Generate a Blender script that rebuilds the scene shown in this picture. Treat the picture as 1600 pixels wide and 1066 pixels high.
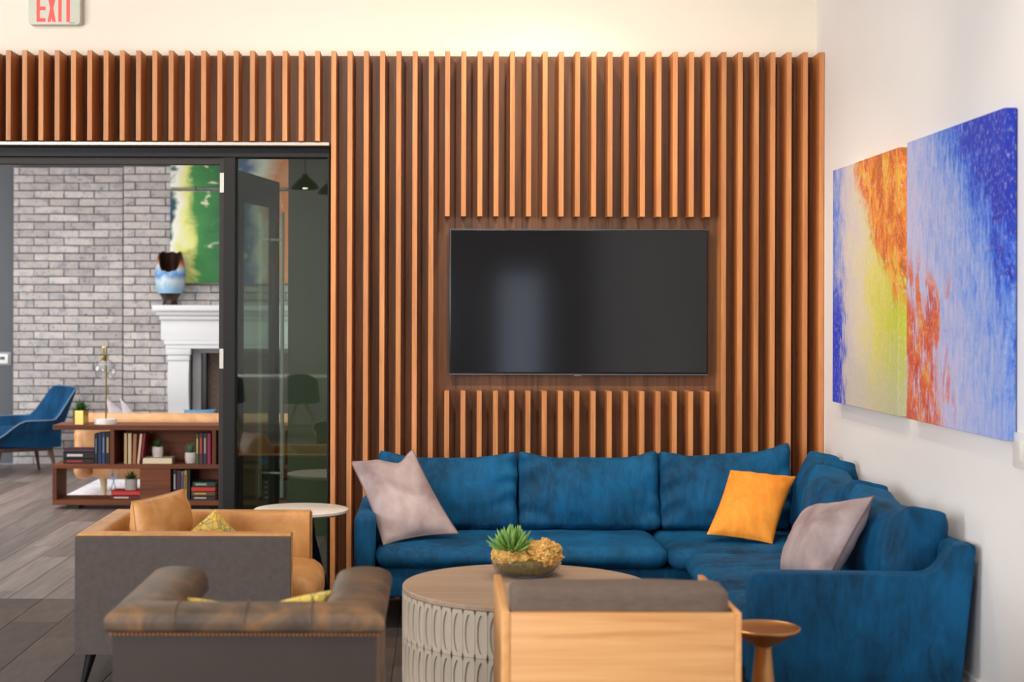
import bpy, bmesh, math, random
from mathutils import Vector, Matrix, noise as mnoise
random.seed(7)
for _o in list(bpy.data.objects): bpy.data.objects.remove(_o)
scene = bpy.context.scene
COL = scene.collection
PI = math.pi
# ------------------------------------------------------------------ camera
H, F = 1.61, 2400.0            # eye height (m), focal length (px of the 1600 wide frame)
VX, VY = 685.0, 486.0          # vanishing point of the depth direction in the photo
cam_d = bpy.data.cameras.new('camera'); cam = bpy.data.objects.new('camera', cam_d); COL.objects.link(cam)
cam.matrix_world = Matrix.Translation((0, 0, H)) @ Matrix.Rotation(PI/2, 4, 'X') @ Matrix.Rotation(math.radians(0.15), 4, 'Z')
cam_d.sensor_width = 36; cam_d.lens = 36*F/1600
cam_d.shift_x = (800-VX)/1600; cam_d.shift_y = -(533-VY)/1600
cam_d.dof.use_dof = True; cam_d.dof.focus_distance = 8.2; cam_d.dof.aperture_fstop = 2.4
scene.camera = cam
# ------------------------------------------------------------------ world, lights, exposure
w = bpy.data.worlds.new('world'); scene.world = w; w.use_nodes = True
w.node_tree.nodes['Background'].inputs[0].default_value = (.75, .85, 1, 1)
w.node_tree.nodes['Background'].inputs[1].default_value = .25
vs = scene.view_settings
vs.view_transform = 'Standard'; vs.look = 'None'; vs.gamma = 1; vs.use_curve_mapping = False; vs.exposure = 0.30
def area(name, loc, target, sx, sy, power, col):
    l = bpy.data.lights.new(name, 'AREA'); l.shape = 'RECTANGLE'; l.size = sx; l.size_y = sy; l.energy = power; l.color = col
    o = bpy.data.objects.new(name, l); COL.objects.link(o); o.location = loc
    o.rotation_euler = (Vector(target)-Vector(loc)).to_track_quat('-Z', 'Y').to_euler()
def spot(name, loc, target, power, col, ang=110, blend=.6, rad=.05):
    l = bpy.data.lights.new(name, 'SPOT'); l.energy = power; l.color = col; l.spot_size = math.radians(ang); l.spot_blend = blend; l.shadow_soft_size = rad
    o = bpy.data.objects.new(name, l); COL.objects.link(o); o.location = loc
    o.rotation_euler = (Vector(target)-Vector(loc)).to_track_quat('-Z', 'Y').to_euler()
DAY = (.93, .96, 1.0); WARM = (1.0, .84, .64)
area('window_daylight_rear', (-4.4, -3.7, 2.1), (-.6, 8, 1.2), 2.6, 2.6, 260, DAY)  # added unseen area light; the rear wall has no window here
area('window_daylight_left', (-5.9, 3.0, 2.1), (1.0, 6, 1.2), 3.2, 2.4, 280, DAY)  # added area light before the windowless left wall, out of view
spot('downlight', (.55, 7.75, 3.98), (.55, 8.0, 0), 85, WARM)  # assumed ceiling spot over the slats, out of view
for x, y, p in ((-1.6, 3.2, 110), (.5, 3.0, 130), (1.5, 5.4, 40)): spot('downlight', (x, y, 3.98), (x, y, 0), p, WARM, 80, .7, .06)  # more assumed ceiling spots, none of them in view
for x, tx, tz, p in ((-3.0, -2.6, 2.9, 120), (-.7, .1, 1.7, 185), (.9, 1.0, 1.7, 150)): spot('wall_washer', (x, 5.0, 3.9), (tx, 8.6, tz), p, (1.0, .88, .72), 72, .8, .07)  # assumed unseen spots aimed at the slatted wall
area('far_room_ceiling_light', (-3.2, 12.6, 3.55), (-3.2, 12.6, 0), 4.0, 3.5, 95, (1, .97, .93))  # added area light under the far ceiling, no fixture modelled
area('far_room_window_daylight', (-6.6, 12.4, 1.9), (-2.5, 14.5, 1.1), 3.0, 2.2, 115, DAY)  # added side fill for the far room, no window there
# ------------------------------------------------------------------ helpers
def X(px, d): return (px-VX)*d/F
def Z(py, d): return H-(py-VY)*d/F
def P(px, py, d): return Vector((X(px, d), d, Z(py, d)))
def lin(v):
    v /= 255.0
    return v/12.92 if v <= .04045 else ((v+.055)/1.055)**2.4
def C(r, g, b): return (lin(r), lin(g), lin(b), 1)
class MB:
    def __init__(s): s.v = []; s.f = []
    def add(s, vs, fs):
        n = len(s.v); s.v += [tuple(p) for p in vs]; s.f += [tuple(i+n for i in f) for f in fs]; return s
    def box(s, a, b, bev=0.0, seg=2, M=None):
        bm = bmesh.new(); bmesh.ops.create_cube(bm, size=1)
        a = Vector(a); b = Vector(b); c = (a+b)/2; e = b-a
        for v in bm.verts: v.co = Vector((v.co.x*e.x, v.co.y*e.y, v.co.z*e.z))+c
        if bev: bmesh.ops.bevel(bm, geom=bm.edges[:], offset=min(bev, .49*min(abs(e.x), abs(e.y), abs(e.z))), segments=seg, profile=.5, affect='EDGES')
        return s.bm(bm, M)
    def bm(s, bm, M=None):
        bm.verts.index_update()
        s.add([(M @ v.co if M else v.co) for v in bm.verts], [[v.index for v in f.verts] for f in bm.faces]); bm.free(); return s
    def prism(s, pts, axis, a, b, bev=0.0, seg=2):
        """polygon pts in the two other axes, extruded along axis from a to b"""
        def mk(p, t):
            return {'x': (t, p[0], p[1]), 'y': (p[0], t, p[1]), 'z': (p[0], p[1], t)}[axis]
        bm = bmesh.new()
        v0 = [bm.verts.new(mk(p, a)) for p in pts]; v1 = [bm.verts.new(mk(p, b)) for p in pts]
        bm.faces.new(v0); bm.faces.new(v1[::-1]); n = len(pts)
        for i in range(n): bm.faces.new((v0[i], v1[i], v1[(i+1) % n], v0[(i+1) % n]))
        bmesh.ops.recalc_face_normals(bm, faces=bm.faces[:])
        if bev: bmesh.ops.bevel(bm, geom=bm.edges[:], offset=bev, segments=seg, profile=.5, affect='EDGES')
        return s.bm(bm)
    def lathe(s, prof, c, n=32, zf=None):
        """prof list of (r,z); closed where r==0"""
        vs = []; fs = []
        for i, (r, z) in enumerate(prof):
            for k in range(n):
                a = 2*PI*k/n
                vs.append((c[0]+r*math.cos(a), c[1]+r*math.sin(a), c[2]+(zf(i, a, z) if zf else z)))
        for i in range(len(prof)-1):
            for k in range(n):
                fs.append((i*n+k, i*n+(k+1) % n, (i+1)*n+(k+1) % n, (i+1)*n+k))
        return s.add(vs, fs)
    def tube(s, pts, r, n=8, closed=False, r1=None):
        pts = [Vector(p) for p in pts]; m = len(pts); vs = []; fs = []
        for i, p in enumerate(pts):
            t = (pts[(i+1) % m]-pts[i-1]) if closed else (pts[min(i+1, m-1)]-pts[max(i-1, 0)])
            t.normalize(); u = t.cross(Vector((0, 0, 1)))
            if u.length < 1e-3: u = t.cross(Vector((1, 0, 0)))
            u.normalize(); v = t.cross(u)
            rr = r if r1 is None else r+(r1-r)*i/(m-1)
            for k in range(n):
                a = 2*PI*k/n; vs.append(p+(u*math.cos(a)+v*math.sin(a))*rr)
        for i in range(m if closed else m-1):
            for k in range(n):
                j = (i+1) % m
                fs.append((i*n+k, i*n+(k+1) % n, j*n+(k+1) % n, j*n+k))
        if not closed: fs += [tuple(range(n))[::-1], tuple(range((m-1)*n, m*n))]
        return s.add(vs, fs)
    def grid(s, fn, nu, nv):
        vs = [fn(i/nu, j/nv) for j in range(nv+1) for i in range(nu+1)]
        fs = [(j*(nu+1)+i, j*(nu+1)+i+1, (j+1)*(nu+1)+i+1, (j+1)*(nu+1)+i) for j in range(nv) for i in range(nu)]
        return s.add(vs, fs)
    def mesh(s, name, mat, off=(0, 0, 0), smooth=True, ang=40):
        me = bpy.data.meshes.new(name)
        me.from_pydata([(v[0]-off[0], v[1]-off[1], v[2]-off[2]) for v in s.v], [], s.f)
        bm = bmesh.new(); bm.from_mesh(me); bmesh.ops.remove_doubles(bm, verts=bm.verts[:], dist=1e-5)
        bmesh.ops.recalc_face_normals(bm, faces=bm.faces[:])
        if smooth:
            for f in bm.faces: f.smooth = True
            ca = math.radians(ang)
            for e in bm.edges:
                if len(e.link_faces) == 2 and e.calc_face_angle(0) > ca: e.smooth = False
        bm.to_mesh(me); bm.free(); me.materials.append(mat); return me
    def centre(s):
        xs = [v[0] for v in s.v]; ys = [v[1] for v in s.v]; zs = [v[2] for v in s.v]
        return Vector(((min(xs)+max(xs))/2, (min(ys)+max(ys))/2, (min(zs)+max(zs))/2)), min(zs)
def wl(o):
    p = Vector(o.location)
    while o.parent: o = o.parent; p += o.location
    return p
def link(name, me, parent, wloc):
    o = bpy.data.objects.new(name, me); COL.objects.link(o)
    o.location = Vector(wloc)-(wl(parent) if parent else Vector()); o.parent = parent
    return o
def part(name, mb, mat, parent, smooth=True, ang=40, label=None):
    c, zb = mb.centre(); o = link(name, mb.mesh(name, mat, c, smooth, ang), parent, c)
    if label: o['label'] = label
    return o
def tag(o, label, cat, group=None, kind=None):
    o['label'] = label; o['category'] = cat
    if group: o['group'] = group
    if kind: o['kind'] = kind
    return o
def single(name, mb, mat, label, cat, group=None, kind=None, smooth=True, ang=40):
    c, zb = mb.centre(); c = Vector((c.x, c.y, zb))
    return tag(link(name, mb.mesh(name, mat, c, smooth, ang), None, c), label, cat, group, kind)
def thing(name, label, cat, loc, group=None, kind=None):
    o = bpy.data.objects.new(name, None); COL.objects.link(o); o.location = loc; o.empty_display_size = .05
    return tag(o, label, cat, group, kind)
# ---- soft shapes
def soft_box(a, b, r, bulge=(0, 0, 0), n=14, wr=.0, wscale=6, M=None, fn=None, seed=0):
    """rounded, bulging upholstery block; bulge per axis"""
    a = Vector(a); b = Vector(b); c = (a+b)/2; h = (b-a)/2; mb = MB()
    r = min(r, h.x, h.y, h.z)
    so = Vector((seed*3.1, seed*7.7, seed*1.3))
    for ax in range(3):
        for sg in (-1, 1):
            def f(u, v, ax=ax, sg=sg):
                u = 2*u-1; v = 2*v-1
                u = math.sin(u*PI/2)*.35+u*.65; v = math.sin(v*PI/2)*.35+v*.65
                p = [0, 0, 0]; p[ax] = sg; p[(ax+1) % 3] = u; p[(ax+2) % 3] = v
                q = Vector((p[0]*h.x, p[1]*h.y, p[2]*h.z))
                inn = Vector([max(-(h[i]-r), min(h[i]-r, q[i])) for i in range(3)])
                dlt = q-inn
                nrm = dlt.normalized() if dlt.length > 1e-9 else Vector()
                q2 = inn+nrm*r
                for i in range(3):
                    if bulge[i]:
                        o1, o2 = (i+1) % 3, (i+2) % 3
                        q2[i] += bulge[i]*p[i]*(1-p[o1]**2)*(1-p[o2]**2)
                if wr:
                    k = mnoise.noise((q2+c+so)*wscale)+.5*mnoise.noise((q2+c+so)*wscale*2.3)
                    q2 += nrm*k*wr
                if fn: q2 = fn(q2, p)
                w_ = c+q2
                return M @ w_ if M else w_
            mb.grid(f, n, n)
    return mb
def pillow(tl, tr, br, bl, T, n=26, pinch=.07, wr=.008, seed=0, power=.55, dip=0, du=0, dw=.4):
    """cushion spanned by four corner points, bulging to both sides"""
    tl, tr, br, bl = map(Vector, (tl, tr, br, bl)); nr = ((tr-tl).cross(bl-tl)).normalized(); mb = MB()
    so = Vector((seed*5.3, seed*2.9, seed*9.1)); rim = []
    def base(u, v):
        uu = u*(1-pinch*(1-v*v)); vv = v*(1-pinch*(1-u*u))
        s, t = (uu+1)/2, (vv+1)/2
        p = (bl*(1-s)+br*s)*(1-t)+(tl*(1-s)+tr*s)*t
        return p+((bl-tl)*(1-s)+(br-tr)*s).normalized()*(dip*math.exp(-((u-du)/dw)**2)*max(0, t)**3)
    for sg in (-1, 1):
        def f(i, j, sg=sg):
            u = 2*i-1; v = 2*j-1
            u = math.sin(u*PI/2)*.5+u*.5; v = math.sin(v*PI/2)*.5+v*.5
            p = base(u, v); th = max(0, (1-u*u)*(1-v*v))**power
            e = mnoise.noise((p+so)*7)+.6*mnoise.noise((p+so)*16)
            crease = math.sin(math.atan2(v, u)*14+3*mnoise.noise((p+so)*4))*(u*u+v*v)*.25
            return p+nr*sg*(T/2*th+(wr*(e+crease) if th > 0 else 0)*min(1, th*3))
        mb.grid(f, n, n)
    for k in range(n): rim.append(base(-1+2*k/n, 1))
    for k in range(n): rim.append(base(1, 1-2*k/n))
    for k in range(n): rim.append(base(1-2*k/n, -1))
    for k in range(n): rim.append(base(-1, -1+2*k/n))
    return mb, rim
def sweep(path, prof, sgn=1):
    """mitred sweep of closed profile (outward offset, z) along an open 2-D path: one MB for each leg of the path"""
    pts = [Vector(p) for p in path]; out = []
    dirs = [(pts[i+1]-pts[i]).normalized() for i in range(len(pts)-1)]
    nrm = [Vector((d.y, -d.x))*sgn for d in dirs]
    offs = []
    for i in range(len(pts)):
        if i == 0: offs.append(nrm[0])
        elif i == len(pts)-1: offs.append(nrm[-1])
        else:
            m = (nrm[i-1]+nrm[i]).normalized(); offs.append(m/m.dot(nrm[i]))
    for i in range(len(pts)-1):
        vs = []; n = len(prof); m = 10
        for k in range(m+1):
            t = k/m
            for (o, z) in prof:
                a = pts[i]+offs[i]*o; b = pts[i+1]+offs[i+1]*o; q = a*(1-t)+b*t; vs.append((q.x, q.y, z))
        fs = [(k*n+j, k*n+(j+1) % n, (k+1)*n+(j+1) % n, (k+1)*n+j) for k in range(m) for j in range(n)]
        fs += [tuple(range(n))[::-1], tuple(range(m*n, (m+1)*n))]
        out.append(MB().add(vs, fs))
    return out
def rpoly(pts, r, n=5):
    """round the corners of a polygon"""
    out = []; m = len(pts)
    for i, p in enumerate(pts):
        p = Vector(p); a = Vector(pts[i-1]); b = Vector(pts[(i+1) % m]); rr = r[i] if isinstance(r, (list, tuple)) else r
        if rr <= 0: out.append(tuple(p)); continue
        ta = p+(a-p).normalized()*min(rr, (a-p).length*.49); tb = p+(b-p).normalized()*min(rr, (b-p).length*.49)
        for k in range(n+1):
            t = k/n; out.append(tuple(ta*(1-t)**2+p*2*t*(1-t)+tb*t*t))
    return out
# ------------------------------------------------------------------ materials
def newmat(name):
    m = bpy.data.materials.new(name); m.use_nodes = True; nt = m.node_tree
    return m, nt, nt.nodes['Principled BSDF']
class G:
    """small node-graph writer"""
    def __init__(s, nt): s.nt = nt
    def put(s, sock, v):
        if v is None: return
        if isinstance(v, bpy.types.NodeSocket): s.nt.links.new(v, sock)
        else: sock.default_value = v
    def m(s, op, a, b=None, c=None, clamp=False):
        n = s.nt.nodes.new('ShaderNodeMath'); n.operation = op; n.use_clamp = clamp
        for i, v in enumerate((a, b, c)): s.put(n.inputs[i], v)
        return n.outputs[0]
    def sm(s, x, a, b):
        n = s.nt.nodes.new('ShaderNodeMapRange'); n.interpolation_type = 'SMOOTHSTEP'
        s.put(n.inputs[0], x); n.inputs[1].default_value = a; n.inputs[2].default_value = b
        return n.outputs[0]
    def coord(s, kind='Object'): return s.nt.nodes.new('ShaderNodeTexCoord').outputs[kind]
    def rnd(s): return s.nt.nodes.new('ShaderNodeObjectInfo').outputs['Random']
    def sep(s, v):
        n = s.nt.nodes.new('ShaderNodeSeparateXYZ'); s.put(n.inputs[0], v); return n.outputs
    def comb(s, x, y, z):
        n = s.nt.nodes.new('ShaderNodeCombineXYZ')
        for i, v in enumerate((x, y, z)): s.put(n.inputs[i], v)
        return n.outputs[0]
    def mp(s, v, scale=(1, 1, 1), loc=(0, 0, 0)):
        n = s.nt.nodes.new('ShaderNodeMapping'); s.put(n.inputs[0], v); s.put(n.inputs['Scale'], scale); s.put(n.inputs['Location'], loc); return n.outputs[0]
    def noise(s, v, scale=5, detail=4, rough=.55, dist=0):
        n = s.nt.nodes.new('ShaderNodeTexNoise'); s.put(n.inputs['Vector'], v); n.inputs['Scale'].default_value = scale
        n.inputs['Detail'].default_value = detail; n.inputs['Roughness'].default_value = rough; n.inputs['Distortion'].default_value = dist
        return n.outputs[0]
    def vor(s, v, scale, feature='F1', out='Distance'):
        n = s.nt.nodes.new('ShaderNodeTexVoronoi'); n.feature = feature; s.put(n.inputs['Vector'], v); n.inputs['Scale'].default_value = scale
        return n.outputs[out]
    def mix(s, f, a, b, mode='MIX'):
        n = s.nt.nodes.new('ShaderNodeMix'); n.data_type = 'RGBA'; n.blend_type = mode
        s.put(n.inputs[0], f); s.put(n.inputs[6], a); s.put(n.inputs[7], b); return n.outputs[2]
    def ramp(s, f, stops):
        n = s.nt.nodes.new('ShaderNodeValToRGB'); s.put(n.inputs[0], f); e = n.color_ramp.elements
        while len(e) < len(stops): e.new(.5)
        for k, (p, c) in enumerate(stops): e[k].position = p; e[k].color = c
        return n.outputs[0]
    def bump(s, bs, h, strength=.3, dist=.01):
        n = s.nt.nodes.new('ShaderNodeBump'); s.put(n.inputs['Height'], h); n.inputs['Strength'].default_value = strength; n.inputs['Distance'].default_value = dist
        s.nt.links.new(n.outputs[0], bs.inputs['Normal'])
def mat(name, col, rough=.5, metal=0, var=0, vs=6, bump=0, bs=60, sheen=0, stretch=(1, 1, 1), rand=0, coat=0, spec=None):
    m, nt, b = newmat(name); g = G(nt); b.inputs['Roughness'].default_value = rough; b.inputs['Metallic'].default_value = metal
    b.inputs['Base Color'].default_value = col
    if coat: b.inputs['Coat Weight'].default_value = coat; b.inputs['Coat Roughness'].default_value = .15
    if spec is not None: b.inputs['Specular IOR Level'].default_value = spec
    if sheen: b.inputs['Sheen Weight'].default_value = sheen; b.inputs['Sheen Roughness'].default_value = .35; b.inputs['Sheen Tint'].default_value = col
    if var or rand:
        v = g.mp(g.coord(), stretch)
        k = g.noise(v, vs, 5) if var else .5
        f = g.m('MULTIPLY_ADD', g.m('SUBTRACT', k, .5), 2*var*1.6, 1.0) if var else 1.0
        if rand: f = g.m('MULTIPLY', f, g.m('MULTIPLY_ADD', g.m('SUBTRACT', g.rnd(), .5), 2*rand, 1.0))
        nt.links.new(g.mix(1.0, col, g.comb(f, f, f), 'MULTIPLY'), b.inputs['Base Color'])
    if bump: g.bump(b, g.noise(g.mp(g.coord(), stretch), bs, 3), bump, .004)
    return m
def wood(name, c1, c2, axis=2, rough=.45, freq=55, rand=.12, coat=0):
    """grain runs along axis"""
    m, nt, b = newmat(name); g = G(nt)
    st = [freq]*3; st[axis] = freq*.045
    off = g.m('MULTIPLY', g.rnd(), 37.0)
    v = g.mp(g.coord(), tuple(st)); v2 = nt.nodes.new('ShaderNodeVectorMath'); v2.operation = 'ADD'
    nt.links.new(v, v2.inputs[0]); nt.links.new(g.comb(off, off, off), v2.inputs[1])
    n1 = g.noise(v2.outputs[0], 1.0, 5, .6, .6); st2 = [s*.22 for s in st]
    n2 = g.noise(g.mp(v2.outputs[0], (.2, .2, .2)), 1.0, 3, .5, 1.2)
    f = g.m('ADD', g.m('MULTIPLY', n1, .55), g.m('MULTIPLY', n2, .45))
    col = g.ramp(f, [(.32, c1), (.66, c2)])
    k = g.m('MULTIPLY_ADD', g.m('SUBTRACT', g.rnd(), .5), 2*rand, 1.0)
    nt.links.new(g.mix(1.0, col, g.comb(k, k, k), 'MULTIPLY'), b.inputs['Base Color'])
    b.inputs['Roughness'].default_value = rough
    if coat: b.inputs['Coat Weight'].default_value = coat
    g.bump(b, n1, .15, .002); return m
def velvet(name, dark, light, sheen=.6):
    m, nt, b = newmat(name); g = G(nt); o = g.coord()
    n = g.noise(o, 4.0, 4, .5, .3); n2 = g.noise(g.mp(o, (7, 7, 2.2)), 3, 4, .6, 1.2)
    f = g.m('ADD', g.m('MULTIPLY', n, .6), g.m('MULTIPLY', n2, .4))
    nt.links.new(g.ramp(f, [(.30, dark), (.62, light)]), b.inputs['Base Color'])
    b.inputs['Roughness'].default_value = .75; b.inputs['Specular IOR Level'].default_value = .25
    b.inputs['Sheen Weight'].default_value = sheen; b.inputs['Sheen Roughness'].default_value = .3; b.inputs['Sheen Tint'].default_value = light
    g.bump(b, n2, .25, .012); return m
def glass(name, tint, ior=1.45, rough=0.0, base=.045):
    m = bpy.data.materials.new(name); m.use_nodes = True; nt = m.node_tree; nt.nodes.clear()
    out = nt.nodes.new('ShaderNodeOutputMaterial'); mx = nt.nodes.new('ShaderNodeMixShader'); lw = nt.nodes.new('ShaderNodeLayerWeight'); g = G(nt)
    t = nt.nodes.new('ShaderNodeBsdfTransparent'); gl = nt.nodes.new('ShaderNodeBsdfGlossy'); fac = g.m('MULTIPLY_ADD', g.m('POWER', lw.outputs['Facing'], 4.0), .8, base)
    t.inputs[0].default_value = tint; gl.inputs['Roughness'].default_value = rough
    lw.inputs[0].default_value = .5; nt.links.new(fac, mx.inputs[0]); nt.links.new(t.outputs[0], mx.inputs[1]); nt.links.new(gl.outputs[0], mx.inputs[2]); nt.links.new(mx.outputs[0], out.inputs[0])
    return m
def emis(name, col, s):
    m, nt, b = newmat(name); b.inputs['Base Color'].default_value = col; b.inputs['Emission Color'].default_value = col; b.inputs['Emission Strength'].default_value = s; return m
m_cream = mat('painted_wall', C(240, 230, 214), .85, var=.015, vs=2, bump=.05, bs=200)
m_white_wall = mat('white_wall', C(240, 236, 232), .85, var=.015, vs=2, bump=.05, bs=200)
m_ceil = mat('ceiling_paint', C(238, 236, 230), .9)
m_grey_wall = mat('grey_wall', C(96, 98, 102), .8, var=.02)
m_green_wall = mat('olive_wall', C(64, 72, 42), .7, var=.06, vs=1.5)
m_slat = wood('slat_wood', C(170, 104, 56), C(214, 144, 86), 2, .5, 70, .10)
m_panel = wood('walnut_panel', C(78, 48, 30), C(140, 90, 54), 2, .5, 42, .03)  # same wood as the slats, darkened: shade between slats is in the colour
m_alu = mat('aluminium_trim', C(160, 150, 142), .35, .8)
m_frame = mat('black_door_frame', C(24, 21, 21), .5, 0, var=.03, spec=.25)
m_frame2 = mat('bronze_door_frame', C(50, 44, 42), .5, 0, spec=.25)
m_plate = mat('steel_plate', C(186, 184, 176), .4, .3)
m_black = mat('black_plastic', C(16, 16, 18), .35)
m_blackmetal = mat('black_metal', C(18, 18, 19), .4, .4)
m_white_pl = mat('white_plastic', C(236, 234, 228), .4)
m_brass = mat('brass', C(196, 166, 96), .28, 1.0)
m_glass = glass('door_glass', (.74, .82, .76, 1), 1.5, 0, .10)
m_clear = glass('clear_glass', (.95, .96, .96, 1), 1.45, 0, .08)
# ------------------------------------------------------------------ setting: near room
YS, YW, XR = 8.57, 8.76, 2.153        # slat fronts, wall behind them, right wall
ZT = Z(80, YS)                        # top of slats
XM0, XM1, XG1 = X(342, 8.70), X(368, 8.70), X(515, 8.70)   # mullion, right end of the sidelight
ZO = Z(232, 8.70)                     # top of the door frame
XL = -6.2
def struct(name, mb, m, label, cat, smooth=False): return single(name, mb, m, label, cat, None, 'structure', smooth)
mb = MB().box((XG1, YW, 0), (XR+.15, YW+.14, 4.0)).box((XL, YW, ZO+.02), (XG1, YW+.14, 4.0))
struct('wall_back', mb, m_cream, 'cream painted wall above and behind the wooden slats', 'wall')
mb = MB().box((XR, -4.2, 0), (XR+.15, YW, 4.0)); struct('wall_right', mb, m_white_wall, 'white painted side wall carrying the two blue abstract canvases', 'wall')
mb = MB().box((XL-.15, -4.2, 0), (XL, YW+.14, 4.0)); struct('wall_left', mb, m_white_wall, 'plain white side wall of the lounge opposite the canvases', 'wall')
mb = MB().box((XL, -4.35, 0), (XR+.15, -4.2, 4.0)); struct('wall_rear', mb, mat('rear_wall', C(196, 192, 192), .8), 'grey wall of the lounge facing the television', 'wall')
mb = MB().box((XL, -4.2, 4.0), (XR+.15, YW+.14, 4.12)); struct('ceiling', mb, m_ceil, 'white ceiling over the lounge with slatted wall', 'ceiling')
mb = MB().box((XR-.016, -4.2, 0), (XR, 8.56, .152), .004); struct('baseboard_right', mb, m_white_wall, 'white baseboard along the foot of the white side wall', 'baseboard')
m_pane = emis('daylit_pane', (.72, .80, 1.0, 1), 1.6)  # assumed panes glowing by themselves, to be mirrored in the screen
for k, (xa_, xb_, za_, zb_, lb) in enumerate(((.85, 1.45, .15, 2.15, 'tall daylit window pane in the grey wall facing the television'), (-.6, -.05, .9, 2.3, 'shorter daylit window in the grey wall facing the television'))):
    wn = thing('window_%d' % (k+1), lb, 'window', ((xa_+xb_)/2, -4.2, za_), None, 'structure')
    part('pane', MB().box((xa_, -4.2, za_), (xb_, -4.19, zb_)), m_pane, wn, False)
    for q0, q1 in (((xa_-.05, za_-.05), (xa_, zb_+.05)), ((xb_, za_-.05), (xb_+.05, zb_+.05)), ((xa_, za_-.05), (xb_, za_)), ((xa_, zb_), (xb_, zb_+.05))):
        part('window_frame', MB().box((q0[0], -4.2, q0[1]), (q1[0], -4.16, q1[1])), m_frame, wn, False)
# slatted feature wall: panel + slats
fw = thing('wall_feature', 'walnut panelled wall with upright wooden slats around the television', 'wall', (0, 0, 0), None, 'structure')
part('backing_panel', MB().box((XG1, YW-.018, 0), (XR-.002, YW, ZT)), m_panel, fw, False)
part('backing_panel', MB().box((XL+.02, YW-.018, ZO+.03), (XG1, YW, ZT)), m_panel, fw, False)
def slat_mesh(z0, z1):
    return MB().box((-.0138, YS, z0), (.0138, YW-.019, z1), .0012, 1).mesh('slat', m_slat, (0, YS, z0), False)
zhead, zup, zlow = Z(221, YS), Z(338, YS), Z(611, YS)
sm_head, sm_full, sm_up, sm_low = slat_mesh(zhead, ZT), slat_mesh(0, ZT), slat_mesh(zup, ZT), slat_mesh(0, zlow)
for i in range(-24, 31):
    x = X(520.5+25.42*i, YS); z0 = 0; me = sm_full
    if i < 0: me, z0 = sm_head, zhead
    if 7 <= i <= 23:
        link('slat', sm_up, fw, (x, YS, zup)); me = sm_low
    link('slat', me, fw, (x, YS, z0))
mb = MB().box((XL+.02, YS+.02, ZO+.002), (XG1+.004, YW+.02, ZO+.022), .002); struct('trim_1', mb, m_alu, 'thin aluminium trim strip above the black door frame', 'trim')
# door frame with sidelight and the open leaf
fr = thing('door_1', 'black framed glass entrance with sidelight beside the slats', 'door', (XM0, 8.72, 0), None, 'structure')
yf0, yf1 = 8.68, 8.80
part('frame_header', MB().box((XL+.02, yf0, Z(247, 8.7)), (XG1, yf1, ZO), .003), m_frame, fr, False)
part('door_stop', MB().box((XL+.02, yf0+.03, Z(258, 8.72)), (XM0, yf1-.02, Z(247, 8.7)), .002), m_frame2, fr, False)
part('mullion', MB().box((X(350, 8.7), yf0, 0), (XM1, yf1, Z(247, 8.7)), .003), m_frame, fr, False)
part('jamb', MB().box((XM0, yf0+.02, 0), (X(350, 8.7), yf1-.02, Z(247, 8.7)), .002), m_frame2, fr, False)
part('frame_post', MB().box((XG1-.012, yf0, 0), (XG1-.001, yf1, Z(247, 8.7)), .002), m_frame, fr, False)
part('sill_rail', MB().box((XM1, yf0, 0), (XG1-.012, yf1, .10), .003), m_frame, fr, False)
part('glass_pane', MB().box((XM1, 8.735, .10), (XG1-.012, 8.743, Z(247, 8.7))), m_glass, fr, False)
for y0, y1 in ((271, 302), (546, 577)):
    pl = part('strike_plate', MB().box((X(343, 8.69), 8.690, Z(y1, 8.69)), (X(349.5, 8.69), 8.702, Z(y0, 8.69)), .001), m_plate, fr, False)
lf = thing('door_leaf', 'open glass door leaf with dark frame and long steel pull', 'door', (-1.17, 8.82, 0))
A = Vector((-1.165, 8.83)); B = Vector((-1.022, 9.66)); t = (B-A).normalized(); nn = Vector((t.y, -t.x))
def leafbox(s0, s1, z0, z1, h=.022, o=0):
    L = (B-A).length; q = []
    for z in (z0, z1):
        for s, k in ((s0, -h), (s1, -h), (s1, h), (s0, h)):
            p = A+t*(s*L)+nn*(k+o); q.append((p.x, p.y, z))
    return MB().add(q, [(3, 2, 1, 0), (4, 5, 6, 7), (0, 1, 5, 4), (1, 2, 6, 5), (2, 3, 7, 6), (3, 0, 4, 7)])
part('top_rail', leafbox(0, 1, 2.25, 2.415), m_frame, lf, False); part('bottom_rail', leafbox(0, 1, .02, .26), m_frame, lf, False)
part('hinge_stile', leafbox(0, .10, .26, 2.25), m_frame, lf, False); part('lock_stile', leafbox(.89, 1, .26, 2.25), m_frame, lf, False)
part('glass_pane', leafbox(.10, .89, .26, 2.25, .004), m_glass, lf, False)
pc = A+t*((B-A).length*.86)+nn*.075
part('door_pull', MB().tube([(pc.x, pc.y, .45), (pc.x, pc.y, 2.22)], .012, 10), m_plate, lf)
for z in (.6, 2.05):
    pb = pc-nn*.075; part('pull_bracket', MB().tube([(pc.x, pc.y, z), (pb.x, pb.y, z)], .008, 8), m_plate, lf)
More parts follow.
